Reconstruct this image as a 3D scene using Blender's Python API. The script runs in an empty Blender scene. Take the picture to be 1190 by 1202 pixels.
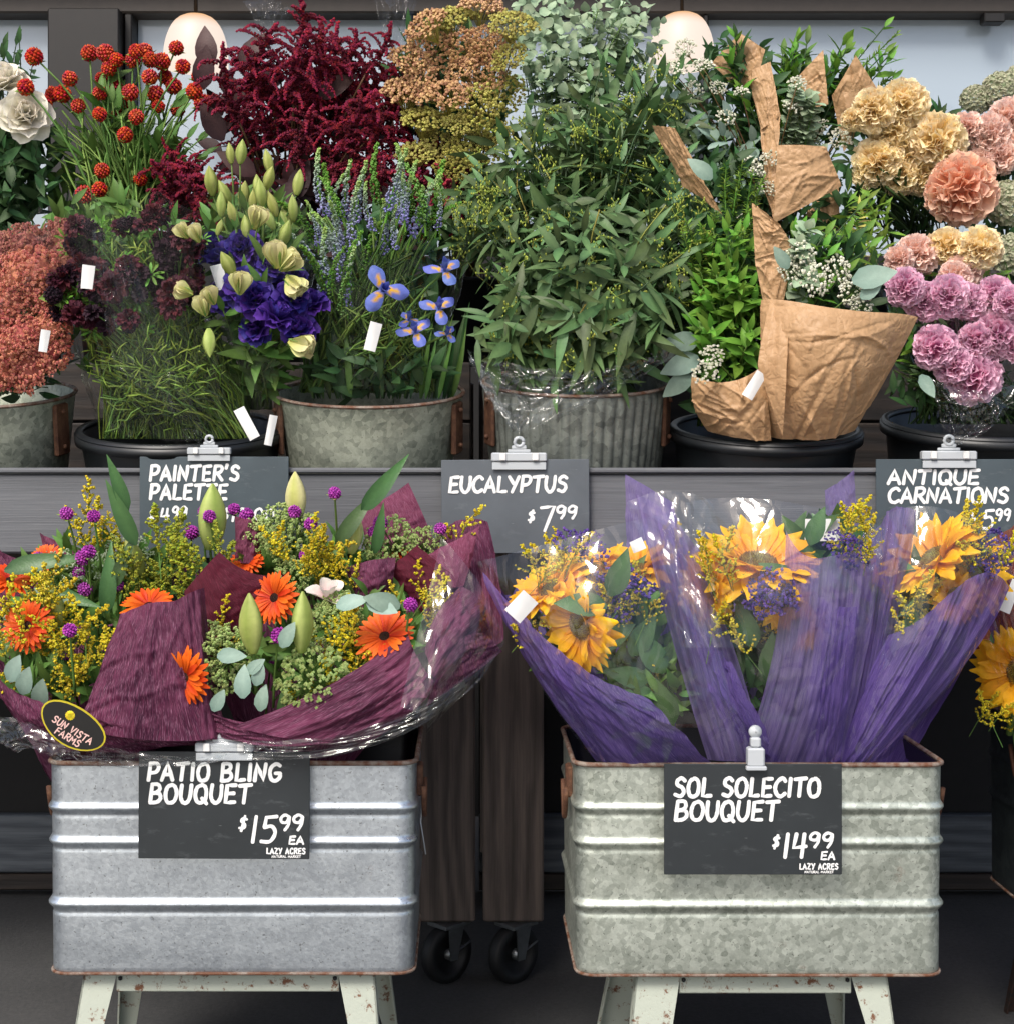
import bpy, math, random
import numpy as np
from mathutils import Vector, Matrix
C = bpy.context.scene.collection
SC = bpy.context.scene
R = random.Random(7)
NR = np.random.RandomState(7)
# ------------------------------------------------------------------ camera, sky, sun, exposure
F, CX, CY, H = 1812.0, 545.0, 520.0, 1.15
cam_d = bpy.data.cameras.new('camera'); cam = bpy.data.objects.new('camera', cam_d); C.objects.link(cam)
cam.location = (0, 0, H); cam.rotation_euler = (math.radians(90), 0, 0)
cam_d.sensor_width = 36; cam_d.sensor_fit = 'HORIZONTAL'; cam_d.lens = F/1190*36
cam_d.shift_x = (595-CX)/1190; cam_d.shift_y = -(601-CY)/1190
cam_d.clip_start = .05; cam_d.clip_end = 500
SC.camera = cam
w = bpy.data.worlds.new('World'); SC.world = w; w.use_nodes = True
wn = w.node_tree; bg = wn.nodes['Background']
sky = wn.nodes.new('ShaderNodeTexSky'); sky.sky_type = 'NISHITA'; sky.sun_disc = False
SUN_EL, SUN_AZ = 50, 205
sky.sun_elevation = math.radians(SUN_EL); sky.sun_rotation = math.radians(SUN_AZ)
sky.air_density = 1.0; sky.dust_density = 4.0; sky.ozone_density = 1.0
wn.links.new(sky.outputs[0], bg.inputs[0]); bg.inputs[1].default_value = 0.15
sd = bpy.data.lights.new('sun', 'SUN'); sun = bpy.data.objects.new('sun', sd); C.objects.link(sun)
sd.energy = 2.4; sd.angle = math.radians(20); sd.color = (1, .96, .9)
a, e = math.radians(SUN_AZ), math.radians(SUN_EL)
sdir = Vector((math.sin(a)*math.cos(e), math.cos(a)*math.cos(e), math.sin(e)))
sun.rotation_euler = sdir.to_track_quat('Z', 'Y').to_euler()
vs = SC.view_settings; vs.view_transform = 'Standard'; vs.look = 'None'; vs.gamma = 1; vs.exposure = 0.38
vs.use_curve_mapping = False
SC.cycles.transparent_max_bounces = 24
SC.cycles.max_bounces = 8

def W(px, py, d): return Vector(((px-CX)*d/F, d, H-(py-CY)*d/F))
def hexc(h, k=1.0):
    h = h.lstrip('#'); o = []
    for i in (0, 2, 4):
        c = int(h[i:i+2], 16)/255
        o.append(((c/12.92) if c <= .04045 else ((c+.055)/1.055)**2.4)*k)
    return (*o, 1)
# ------------------------------------------------------------------ materials
class NT:
    def __init__(s, name):
        s.m = bpy.data.materials.new(name); s.m.use_nodes = True; s.t = s.m.node_tree; s.n = s.t.nodes
        s.p = s.n['Principled BSDF']; s.out = s.n['Material Output']
    def a(s, ty, **k):
        x = s.n.new('ShaderNode'+ty)
        for q, v in k.items():
            if q.startswith('i_'):
                key = q[2:]; x.inputs[int(key) if key.isdigit() else key.replace('_', ' ')].default_value = v
            else: setattr(x, q, v)
        return x
    def l(s, x, y): s.t.links.new(x, y)
    def mix(s, fac, c1, c2, bt='MIX'):
        x = s.n.new('ShaderNodeMix'); x.data_type = 'RGBA'; x.blend_type = bt
        for i, v in ((0, fac), (6, c1), (7, c2)):
            if isinstance(v, bpy.types.NodeSocket): s.l(v, x.inputs[i])
            else: x.inputs[i].default_value = v
        return x.outputs[2]
    def math(s, op, x, y=0.0, z=0.0):
        n = s.n.new('ShaderNodeMath'); n.operation = op
        for i, v in enumerate((x, y, z)):
            if isinstance(v, bpy.types.NodeSocket): s.l(v, n.inputs[i])
            else: n.inputs[i].default_value = v
        return n.outputs[0]
    def ramp(s, fac, stops):
        n = s.n.new('ShaderNodeValToRGB'); s.l(fac, n.inputs[0]); el = n.color_ramp.elements
        while len(el) < len(stops): el.new(.5)
        for e_, (p, c) in zip(el, stops): e_.position = p; e_.color = c
        return n.outputs[0]
    def coord(s, kind='Object', scale=(1, 1, 1)):
        tc = s.a('TexCoord'); mp = s.a('Mapping'); s.l(tc.outputs[kind], mp.inputs[0]); mp.inputs['Scale'].default_value = scale
        return mp.outputs[0]
    def noise(s, vec, scale, detail=3, rough=.6):
        n = s.a('TexNoise'); n.inputs['Scale'].default_value = scale; n.inputs['Detail'].default_value = detail
        n.inputs['Roughness'].default_value = rough
        if vec: s.l(vec, n.inputs['Vector'])
        return n.outputs['Fac']
    def bump(s, h, strength=.3, dist=.01):
        b = s.a('Bump'); b.inputs['Strength'].default_value = strength; b.inputs['Distance'].default_value = dist
        s.l(h, b.inputs['Height']); return b.outputs[0]

def plant(name, c1, c2=None, var=.25, rough=.5, trans=.25, k=1.0, spec=.25, hue=.02, vein=0):
    """leaf or petal: colour runs c1->c2 along attribute t, varies from piece to piece"""
    n = NT(name); c2 = c2 or c1
    at = n.a('Attribute', attribute_name='t')
    col = n.mix(at.outputs['Fac'], hexc(c1, k), hexc(c2, k))
    g = n.a('NewGeometry'); oi = n.a('ObjectInfo')
    rnd = n.math('FRACT', n.math('ADD', g.outputs['Random Per Island'], oi.outputs['Random']))
    nz = n.noise(n.coord(), 60, 2)
    val = n.math('ADD', n.math('MULTIPLY', rnd, var*2), n.math('MULTIPLY', nz, .5))
    val = n.math('ADD', val, 1-var-.25)
    hs = n.a('HueSaturation'); n.l(col, hs.inputs['Color']); n.l(val, hs.inputs['Value'])
    n.l(n.math('ADD', n.math('MULTIPLY', rnd, hue*2), .5-hue), hs.inputs['Hue'])
    c = hs.outputs[0]
    n.l(c, n.p.inputs['Base Color']); n.p.inputs['Roughness'].default_value = rough
    n.p.inputs['Specular IOR Level'].default_value = spec
    n.l(n.bump(n.noise(n.coord(), 220, 2), .25, .002), n.p.inputs['Normal'])
    if trans > 0:
        tr = n.a('BsdfTranslucent'); n.l(c, tr.inputs[0]); mx = n.a('MixShader'); mx.inputs[0].default_value = trans
        n.l(n.p.outputs[0], mx.inputs[1]); n.l(tr.outputs[0], mx.inputs[2]); n.l(mx.outputs[0], n.out.inputs[0])
    return n.m

def flat(name, c, rough=.6, metal=0, k=1.0, nz=0, nscale=30, spec=.5, bump=0):
    n = NT(name); n.p.inputs['Roughness'].default_value = rough; n.p.inputs['Metallic'].default_value = metal
    n.p.inputs['Specular IOR Level'].default_value = spec
    n.p.inputs['Base Color'].default_value = hexc(c, k)
    if nz:
        f = n.noise(n.coord(), nscale, 5)
        a_ = hexc(c, k*(1-nz)); b_ = hexc(c, k*(1+nz))
        n.l(n.ramp(f, [(.3, a_), (.7, b_)]), n.p.inputs['Base Color'])
        if bump: n.l(n.bump(f, bump, .004), n.p.inputs['Normal'])
    return n.m

def galv(name, ca, cb, rust=.15, spangle=90, rough=.42, metal=.75):
    n = NT(name); co = n.coord()
    vo = n.a('TexVoronoi'); vo.inputs['Scale'].default_value = spangle; n.l(co, vo.inputs['Vector'])
    sep = n.a('SeparateColor'); n.l(vo.outputs['Color'], sep.inputs[0])
    big = n.noise(n.coord(scale=(1, 1, 1.6)), 7, 5, .65)
    fine = n.noise(co, 140, 4, .7)
    f = n.math('ADD', n.math('MULTIPLY', sep.outputs[0], .26), n.math('ADD', n.math('MULTIPLY', big, .6), n.math('MULTIPLY', fine, .34)))
    col = n.ramp(f, [(.38, hexc(ca)), (.78, hexc(cb))])
    # small pits and scratches
    pit = n.ramp(n.noise(co, 210, 2, .5), [(.66, (0, 0, 0, 1)), (.72, (1, 1, 1, 1))])
    col = n.mix(n.math('MULTIPLY', pit, .55), col, hexc('#3b3a36'))
    rs = n.ramp(n.noise(co, 16, 6, .75), [(.70-rust*.4, (0, 0, 0, 1)), (.80-rust*.3, (1, 1, 1, 1))])
    col = n.mix(n.math('MULTIPLY', rs, .7), col, hexc('#5a3a26'))
    st = n.ramp(n.noise(n.coord(scale=(9, 9, .8)), 3, 5, .7), [(.5, (0, 0, 0, 1)), (.75, (1, 1, 1, 1))]); col = n.mix(n.math('MULTIPLY', st, .2), col, hexc(ca, .55))
    bl_ = n.ramp(n.noise(co, 3.5, 5, .75), [(.52, (0, 0, 0, 1)), (.7, (1, 1, 1, 1))]); col = n.mix(n.math('MULTIPLY', bl_, .22), col, hexc(ca, .6))
    n.l(col, n.p.inputs['Base Color'])
    n.l(n.math('SUBTRACT', metal, n.math('MULTIPLY', rs, .6)), n.p.inputs['Metallic'])
    n.l(n.math('ADD', rough-.1, n.math('MULTIPLY', big, .28)), n.p.inputs['Roughness'])
    hh = n.math('ADD', n.math('MULTIPLY', fine, .5), n.math('MULTIPLY', n.noise(n.coord(scale=(.6, 1, 1.4)), 4, 2), 5.0))
    n.l(n.bump(hh, .3, .003), n.p.inputs['Normal'])
    return n.m

def rusty(name, c1='#6e4630', c2='#8d8880', k=1):
    n = NT(name); f = n.noise(n.coord(), 45, 6, .75)
    n.l(n.ramp(f, [(.42, hexc(c1, k)), (.62, hexc(c2, k))]), n.p.inputs['Base Color'])
    n.p.inputs['Roughness'].default_value = .75; n.l(n.bump(f, .5, .003), n.p.inputs['Normal'])
    return n.m

def wood(name, cols, axis='x', k=1.0, rough=.62, sy=1.0):
    n = NT(name)
    sc = {'x': (1.2, 30, 34), 'z': (30, 34, 1.2), 'y': (30, 1.2, 30)}[axis]
    sc = tuple(q*(sy if q > 2 else 1) for q in sc)
    s2 = {'x': (.5, 5, 6), 'z': (6, 5, .5), 'y': (6, .5, 5)}[axis]
    oi = n.a('ObjectInfo')
    co = n.a('VectorMath', operation='ADD'); n.l(n.coord(scale=sc), co.inputs[0]); n.l(oi.outputs['Random'], co.inputs[1])
    f1 = n.noise(co.outputs[0], 5, 6, .7); f2 = n.noise(n.coord(scale=s2), 3, 3)
    wv = n.a('TexWave'); wv.bands_direction = {'x': 'Z', 'z': 'X', 'y': 'X'}[axis]
    wv.inputs['Scale'].default_value = 9; wv.inputs['Distortion'].default_value = 9; wv.inputs['Detail'].default_value = 3
    wv.inputs['Detail Scale'].default_value = .8
    n.l(n.coord(scale={'x': (.35, 1, 1), 'z': (1, 1, .3), 'y': (1, .35, 1)}[axis]), wv.inputs['Vector'])
    f = n.math('ADD', n.math('MULTIPLY', f1, .55), n.math('ADD', n.math('MULTIPLY', f2, .35), n.math('MULTIPLY', wv.outputs['Fac'], .2/sy/sy)))
    n.l(n.ramp(f, [(.3, hexc(cols[0], k)), (.5, hexc(cols[1], k)), (.72, hexc(cols[2], k))]), n.p.inputs['Base Color'])
    n.p.inputs['Roughness'].default_value = rough; n.l(n.bump(f, .4, .004), n.p.inputs['Normal'])
    return n.m

def fabric(name, c1, c2, c3=None, transp=.0, transl=.35, ls=.6, k=1.0, sc=(7, 125), rough=.6, spec=.3):
    """fibrous wrapping sheet: loose curved strands"""
    n = NT(name); c3 = c3 or c2
    tc = n.a('TexCoord'); nz_ = n.a('TexNoise'); nz_.inputs['Scale'].default_value = 2.2; nz_.inputs['Detail'].default_value = 2; n.l(tc.outputs['UV'], nz_.inputs['Vector'])
    ma = n.a('VectorMath', operation='MULTIPLY_ADD'); n.l(nz_.outputs['Color'], ma.inputs[0]); ma.inputs[1].default_value = (.10, .16, 0); n.l(tc.outputs['UV'], ma.inputs[2])
    def strand(sx, sy, rot, det=4):
        mp = n.a('Mapping'); n.l(ma.outputs[0], mp.inputs[0]); mp.inputs['Scale'].default_value = (sx, sy, 1); mp.inputs['Rotation'].default_value = (0, 0, rot); return n.noise(mp.outputs[0], 1.0, det, .7)
    f = strand(sc[1], sc[0], .5); g = n.math('MAXIMUM', strand(sc[1]*1.3, sc[0]*1.5, .95, 2), strand(sc[1]*1.2, sc[0]*1.5, .2, 2)); f3 = n.noise(n.coord(), 7, 3)
    col = n.ramp(n.math('ADD', n.math('MULTIPLY', f, .7), n.math('MULTIPLY', f3, .35)), [(.44, hexc(c1, k)), (.62, hexc(c2, k))])
    ln = n.ramp(g, [(.58, (0, 0, 0, 1)), (.68, (1, 1, 1, 1))]); col = n.mix(n.math('MULTIPLY', ln, ls), col, hexc(c3, k))
    n.l(col, n.p.inputs['Base Color']); n.p.inputs['Roughness'].default_value = rough; n.p.inputs['Specular IOR Level'].default_value = spec
    n.l(n.bump(n.math('ADD', f, g), .5, .003), n.p.inputs['Normal'])
    tr = n.a('BsdfTranslucent'); n.l(col, tr.inputs[0]); mx = n.a('MixShader'); mx.inputs[0].default_value = transl
    n.l(n.p.outputs[0], mx.inputs[1]); n.l(tr.outputs[0], mx.inputs[2]); o = mx.outputs[0]
    if transp > 0:
        tp = n.a('BsdfTransparent'); tp.inputs[0].default_value = (.85, .8, .95, 1); m2 = n.a('MixShader')
        n.l(n.math('ADD', transp-.25, n.math('MULTIPLY', f, .5)), m2.inputs[0]); n.l(o, m2.inputs[1]); n.l(tp.outputs[0], m2.inputs[2]); o = m2.outputs[0]
    n.l(o, n.out.inputs[0]); return n.m

def cello(name, tint=(.97, .98, .98, 1), base=.05, rough=.06, haze=.02, gain=1.0):
    n = NT(name); n.n.remove(n.p)
    nb = n.bump(n.noise(n.coord(scale=(1, 1, .4)), 9, 2, .5), .3, .02)
    wa = n.a('VectorMath', operation='MULTIPLY_ADD'); nw = n.a('TexNoise'); nw.inputs['Scale'].default_value = 12; n.l(n.coord(), nw.inputs['Vector'])
    n.l(nw.outputs['Color'], wa.inputs[0]); wa.inputs[1].default_value = (.06, .06, .06); n.l(n.coord(scale=(1.3, 1.3, .55)), wa.inputs[2])
    vo = n.a('TexVoronoi', feature='DISTANCE_TO_EDGE'); vo.inputs['Scale'].default_value = 20; n.l(wa.outputs[0], vo.inputs['Vector'])
    b2 = n.a('Bump'); b2.inputs['Strength'].default_value = .34; b2.inputs['Distance'].default_value = .02; n.l(n.math('MINIMUM', vo.outputs['Distance'], .22), b2.inputs['Height']); n.l(nb, b2.inputs['Normal']); nb = b2.outputs[0]
    lw = n.a('LayerWeight'); lw.inputs[0].default_value = .35; n.l(nb, lw.inputs['Normal'])
    fac = n.math('ADD', base, n.math('MULTIPLY', n.math('POWER', lw.outputs['Facing'], 2.2), .55*gain))
    tp = n.a('BsdfTransparent'); tp.inputs[0].default_value = tint
    gl = n.a('BsdfGlossy'); gl.inputs['Roughness'].default_value = rough; gl.inputs[0].default_value = (1, 1, 1, 1); n.l(nb, gl.inputs['Normal'])
    df = n.a('BsdfDiffuse'); df.inputs[0].default_value = (.75, .78, .8, 1)
    m0 = n.a('MixShader'); m0.inputs[0].default_value = haze; n.l(tp.outputs[0], m0.inputs[1]); n.l(df.outputs[0], m0.inputs[2])
    m1 = n.a('MixShader'); n.l(fac, m1.inputs[0]); n.l(m0.outputs[0], m1.inputs[1]); n.l(gl.outputs[0], m1.inputs[2])
    n.l(m1.outputs[0], n.out.inputs[0]); return n.m

def kraft():
    n = NT('kraft_paper'); f = n.noise(n.coord(), 14, 5, .7); f2 = n.noise(n.coord(scale=(1, 1, .05)), 300, 2)
    fm = n.math('ADD', n.math('MULTIPLY', f, .8), n.math('MULTIPLY', f2, .2))
    col = n.ramp(fm, [(.3, hexc('#a8845e')), (.7, hexc('#c8a27a'))])
    n.l(col, n.p.inputs['Base Color']); n.p.inputs['Roughness'].default_value = .5; n.p.inputs['Specular IOR Level'].default_value = .35
    wv_ = n.a('VectorMath', operation='MULTIPLY_ADD'); nz_ = n.a('TexNoise'); nz_.inputs['Scale'].default_value = 18; n.l(n.coord(), nz_.inputs['Vector'])
    n.l(nz_.outputs['Color'], wv_.inputs[0]); wv_.inputs[1].default_value = (.03, .03, .03); n.l(n.coord(), wv_.inputs[2])
    vo = n.a('TexVoronoi', feature='DISTANCE_TO_EDGE'); vo.inputs['Scale'].default_value = 26; n.l(wv_.outputs[0], vo.inputs['Vector'])
    vo2 = n.a('TexVoronoi', feature='DISTANCE_TO_EDGE'); vo2.inputs['Scale'].default_value = 75; n.l(wv_.outputs[0], vo2.inputs['Vector'])
    n.l(n.bump(n.math('ADD', n.math('MULTIPLY', vo.outputs['Distance'], 1.0), n.math('MULTIPLY', vo2.outputs['Distance'], .6)), .34, .012), n.p.inputs['Normal'])
    tr = n.a('BsdfTranslucent'); n.l(col, tr.inputs[0]); mx = n.a('MixShader'); mx.inputs[0].default_value = .15
    n.l(n.p.outputs[0], mx.inputs[1]); n.l(tr.outputs[0], mx.inputs[2]); n.l(mx.outputs[0], n.out.inputs[0])
    return n.m

m = {}
m['stem'] = plant('green_stem', '#5c7a3a', '#8aa653', .15, trans=.05)
m['stem_dark'] = plant('dark_stem', '#33472a', '#4c6634', .2, trans=.05)
m['stem_yellow'] = plant('yellow_stem', '#8f8f48', '#a89a50', .15, trans=.05)
m['stem_brown'] = plant('brown_stem', '#6a5238', '#7c6a48', .15, trans=0)
m['leaf'] = plant('green_leaf', '#48682f', '#5f823e', .25)
m['lily_leaf'] = plant('lily_leaf', '#2c4a28', '#4a6c3a', .2, rough=.4, trans=.15, spec=.4)
m['feather'] = plant('feathery_green', '#6f8f34', '#9ab04c', .25)
m['leaf_dark'] = plant('dark_leaf', '#2e4a2e', '#406036', .3)
m['leaf_bright'] = plant('bright_leaf', '#4f7a2c', '#6d9a38', .25)
m['euc'] = plant('eucalyptus_leaf', '#3c5436', '#5f784a', .4, hue=.03, rough=.45, trans=.2)
m['euc_silver'] = plant('silver_eucalyptus_leaf', '#6f8a7e', '#93a99b', .2, rough=.6, trans=.15)
m['euc_pale'] = plant('pale_eucalyptus_leaf', '#7d9478', '#a3b595', .2, rough=.6, trans=.2)
m['euc_bud'] = plant('eucalyptus_bud', '#7d8d3a', '#a2a848', .25, trans=0)
m['red'] = plant('red_globe', '#8d1d10', '#c8371c', .25, trans=0, rough=.6)
m['magenta'] = plant('magenta_globe', '#7d1f7c', '#b347ad', .2, trans=0, rough=.6)
m['amaranth'] = plant('amaranth_bloom', '#480a1a', '#8a1e3c', .35, trans=.05, rough=.75)
m['amaranth_leaf'] = plant('amaranth_leaf', '#30191e', '#48302e', .25, trans=.08)
m['seed_tan'] = plant('tan_seed', '#9c7450', '#c49c74', .3, trans=0)
m['seed_olive'] = plant('olive_seed', '#8c8440', '#aaa258', .3, trans=0)
m['white_petal'] = plant('white_petal', '#ddd8c4', '#efe9dc', .06, trans=.3)
m['purple'] = plant('purple_petal', '#2c1c66', '#4c3694', .2, trans=.25)
m['bud_green'] = plant('green_bud', '#8f9e4c', '#b9bf72', .12, trans=.25)
m['cream_bud'] = plant('cream_bud', '#b7bd62', '#dfd9a4', .08, trans=.25)
m['iris'] = plant('iris_petal', '#e0a818', '#6878c4', .1, trans=.3, hue=.01)
m['veronica'] = plant('veronica_bloom', '#7d79b8', '#8aa84c', .2, trans=0)
m['carn_yellow'] = plant('yellow_carnation', '#f3d694', '#fdeec8', .08, trans=.35, hue=.01)
m['carn_peach'] = plant('peach_carnation', '#eeaa88', '#fad2b8', .08, trans=.35, hue=.01)
m['carn_pink'] = plant('pink_carnation', '#c8609c', '#f6cfe2', .18, trans=.35, hue=.015)
m['carn_blush'] = plant('blush_carnation', '#f0c4b2', '#fae0d4', .08, trans=.35, hue=.01)
m['coral'] = plant('coral_yarrow', '#a8584a', '#d08a76', .15, trans=0, rough=.8)
m['mauve'] = plant('mauve_yarrow', '#8a5048', '#ac7468', .15, trans=0, rough=.8)
m['black_bloom'] = plant('black_scabiosa', '#150a14', '#2b1322', .3, trans=.05, rough=.7)
m['maroon_bloom'] = plant('maroon_scabiosa', '#2a0d18', '#4d1a28', .3, trans=.05, rough=.7)
m['orange'] = plant('gerbera_petal', '#c23c10', '#e8651c', .12, trans=.3, hue=.01)
m['dark_disc'] = plant('dark_disc', '#2b1710', '#4a2a18', .3, trans=0, rough=.8)
m['sun_petal'] = plant('sunflower_petal', '#e49a12', '#fcc428', .1, trans=.35, hue=.01)
m['sun_disc'] = plant('sunflower_disc', '#6a6828', '#7a5420', .3, trans=0, rough=.8)
m['goldenrod'] = plant('goldenrod_bloom', '#a8991c', '#d0b828', .2, trans=.05)
m['goldenrod_green'] = plant('green_goldenrod', '#7c8a28', '#a9a832', .2, trans=.05)
m['statice'] = plant('purple_statice', '#3a2a6c', '#604a94', .25, trans=.05)
m['ammi'] = plant('green_lace_bloom', '#7f9450', '#a7b676', .2, trans=.05)
m['lace_white'] = plant('pale_lace_bloom', '#8fa382', '#c0ccb0', .15, trans=.05)
m['wax'] = plant('white_waxflower', '#b9bba0', '#e1dfcf', .1, trans=.05)
m['cedar'] = plant('cedar_leaf', '#4a6e24', '#7c9a3a', .25)
m['hydra'] = plant('green_hydrangea', '#8f9e78', '#bdb9a0', .15, trans=.25)
m['lily_white'] = plant('white_lily', '#dfb9c0', '#f0ece2', .05, trans=.3)
m['kraft'] = kraft()
m['sisal'] = fabric('burgundy_sisal', '#401630', '#7a3858', '#ba88a2', transl=.3)
m['sisal_red'] = fabric('deep_red_sisal', '#4a0c20', '#6e1c34', '#86384e', transl=.35)
m['sisal_pink'] = fabric('rosy_sisal', '#6c2a46', '#94506c', '#b4809a', transl=.35)
m['organza'] = fabric('purple_organza', '#563f90', '#876abf', '#bba8de', transp=.34, transl=.45, ls=.4, spec=.5)
m['organza_light'] = fabric('light_purple_organza', '#7a64b0', '#ab96d4', '#d8cdee', transp=.48, transl=.5, ls=.4, spec=.5)
m['organza_orange'] = fabric('orange_organza', '#7c3418', '#a8562c', '#c88050', transp=.3, transl=.5, spec=.5)
m['cello'] = cello('clear_cellophane', base=.05, rough=.085, haze=.002, gain=.8)
m['cello_soft'] = cello('hazy_cellophane', base=.014, rough=.07, haze=.003, gain=.8)
m['galv'] = galv('galvanised_steel', '#aeb6be', '#d2dae0', rust=.02, spangle=170, rough=.28, metal=.85)
m['galv_old'] = galv('mottled_galvanised_steel', '#8e958a', '#d0d6ca', rust=.12, spangle=120, rough=.40, metal=.75)
m['galv_bucket'] = galv('bucket_zinc', '#6f766a', '#b2b7a6', rust=.14, spangle=85, rough=.5, metal=.45)
m['galv_dark'] = galv('dark_tub_zinc', '#22282a', '#3c4444', rust=.1, spangle=60, rough=.5, metal=.4)
m['galv_fluted'] = galv('fluted_bucket_zinc', '#565a56', '#8f948c', rust=.12, spangle=60, rough=.5, metal=.5)
m['rust'] = rusty('rusty_edge', '#5e3822', '#857a70')
m['dark_steel'] = rusty('dark_rusty_steel', '#3a241a', '#1c1e1e')
m['rust_ear'] = rusty('rusty_bracket', '#4a2c1c', '#6c4a34')
m['enamel'] = rusty('chipped_white_enamel', '#6a442c', '#aab0a3')
m['enamel'].node_tree.nodes['Color Ramp'].color_ramp.elements[0].position = .37
m['enamel'].node_tree.nodes['Color Ramp'].color_ramp.elements[1].position = .44
m['blackpl'] = flat('black_plastic', '#15181b', .42, nz=.2, nscale=20)
m['inner'] = flat('dark_liner', '#0c0e10', .35)
def slate(name, c):
    n = NT(name); f = n.noise(n.coord(), 9, 5); sm = n.ramp(n.noise(n.coord(scale=(1, 1, 3)), 18, 4, .7), [(.58, (0, 0, 0, 1)), (.8, (1, 1, 1, 1))])
    sc_ = n.ramp(n.noise(n.coord(scale=(14, 1, 90)), 2.5, 2), [(.73, (0, 0, 0, 1)), (.76, (1, 1, 1, 1))])
    col = n.ramp(f, [(.3, hexc(c, .85)), (.7, hexc(c, 1.15))]); col = n.mix(n.math('MULTIPLY', sm, .16), col, hexc('#a8adb0')); col = n.mix(n.math('MULTIPLY', sc_, .35), col, hexc('#c0c4c6'))
    n.l(col, n.p.inputs['Base Color']); n.p.inputs['Roughness'].default_value = .5; n.l(n.bump(f, .15, .003), n.p.inputs['Normal']); return n.m
m['board'] = slate('slate_board', '#24292c'); m['board_grey'] = slate('slate_board_grey', '#555b61'); m['board_teal'] = slate('slate_board_blue_grey', '#414c52')
m['ink'] = flat('white_marker', '#e8e8e6', .6)
m['tag'] = flat('white_tag', '#d8d8d6', .5)
m['clip'] = flat('clear_white_plastic', '#b9bec2', .25, k=.9)
m['chrome'] = flat('worn_steel', '#7a7f82', .35, .8, nz=.2)
m['rubber'] = flat('black_rubber', '#0f1012', .6, nz=.2, nscale=50)
m['grey_wood'] = wood('grey_stained_wood', ('#4c4e52', '#5f6165', '#727477'), 'x', sy=2.2)
m['post_wood'] = wood('brown_grey_stained_wood', ('#332b27', '#4e4540', '#6a5e56'), 'z')
m['dark_wood'] = wood('dark_stained_wood', ('#14110f', '#221c19', '#332a24'), 'x')
m['low_wood'] = wood('blue_grey_wood', ('#33383e', '#474d54', '#5e646a'), 'x')
m['frame'] = flat('dark_bronze_frame', '#120e0b', .5, nz=.25)
m['header'] = flat('taupe_header', '#3e3833', .6, nz=.1)
m['wall'] = flat('dark_wall', '#141313', .8, nz=.2)
m['yellow_line'] = flat('yellow_print', '#b8a81c', .5)
m['pink_ink'] = flat('pink_print', '#d8b0a8', .5)
m['black_label'] = flat('black_label', '#0d0d0d', .35)

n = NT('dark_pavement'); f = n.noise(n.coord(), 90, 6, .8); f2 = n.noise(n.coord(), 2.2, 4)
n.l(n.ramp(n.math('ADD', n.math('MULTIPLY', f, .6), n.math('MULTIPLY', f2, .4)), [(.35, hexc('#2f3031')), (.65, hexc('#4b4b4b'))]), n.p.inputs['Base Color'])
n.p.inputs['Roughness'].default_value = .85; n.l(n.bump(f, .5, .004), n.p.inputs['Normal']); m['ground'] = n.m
n = NT('bounce_concrete'); f = n.noise(n.coord(), 3, 6, .7)  # for the unseen pale ground added as a reflector
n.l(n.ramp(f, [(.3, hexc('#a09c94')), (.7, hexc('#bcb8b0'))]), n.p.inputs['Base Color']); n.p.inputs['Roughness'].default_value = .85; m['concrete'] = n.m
n = NT('window_glass_sky_paint'); n.p.inputs['Base Color'].default_value = hexc('#a3b0bb'); n.p.inputs['Roughness'].default_value = .15  # sky reflection put into the pane's pale base colour
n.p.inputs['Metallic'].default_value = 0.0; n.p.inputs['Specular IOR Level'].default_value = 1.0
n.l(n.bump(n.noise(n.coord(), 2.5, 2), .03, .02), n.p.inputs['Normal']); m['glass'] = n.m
n = NT('lit_opal_shade'); at = n.a('Attribute', attribute_name='t')
n.l(n.mix(at.outputs['Fac'], (1, .84, .72, 1), (.8, .36, .08, 1)), n.p.inputs['Emission Color']); n.p.inputs['Emission Strength'].default_value = .72
n.p.inputs['Base Color'].default_value = (.06, .05, .04, 1); m['lamp'] = n.m

# ------------------------------------------------------------------ mesh templates
class T:
    def __init__(s, mats): s.mats = mats if isinstance(mats, list) else [mats]; s.v = []; s.f = []; s.mi = []; s.t = []; s.uv = []; s.n = 0; s.me = None; s.smooth = True
    def add(s, V, Fc, mi=0, t=0.0, uv=None, M=None):
        V = np.asarray(V, float).reshape(-1, 3)
        if M is not None:
            A = np.array(M); V = V @ A[:3, :3].T + A[:3, 3]
        s.v.append(V); o = s.n
        s.f += [tuple(i+o for i in q) for q in Fc]; s.mi += [mi]*len(Fc) if isinstance(mi, int) else list(mi)
        s.t.append(np.full(len(V), t) if np.isscalar(t) else np.asarray(t, float))
        s.uv.append(np.zeros((len(V), 2)) if uv is None else np.asarray(uv, float))
        s.n += len(V); return s
    def addT(s, o, M):
        return s.add(np.concatenate(o.v), o.f, o.mi, np.concatenate(o.t), np.concatenate(o.uv), M)
    def mesh(s, name='mesh'):
        if s.me: return s.me
        me = bpy.data.meshes.new(name); V = np.concatenate(s.v) if s.v else np.zeros((0, 3))
        me.from_pydata(V.tolist(), [], s.f)
        for q in s.mats: me.materials.append(q)
        me.polygons.foreach_set('material_index', s.mi)
        if s.smooth: me.polygons.foreach_set('use_smooth', [True]*len(s.f))
        at = me.attributes.new('t', 'FLOAT', 'POINT'); at.data.foreach_set('value', np.concatenate(s.t))
        UV = np.concatenate(s.uv)
        if UV.any():
            ul = me.uv_layers.new(name='uv'); li = np.zeros(len(me.loops), int); me.loops.foreach_get('vertex_index', li)
            ul.data.foreach_set('uv', UV[li].ravel())
        me.update(); s.me = me; return me
WM = {}
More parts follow.
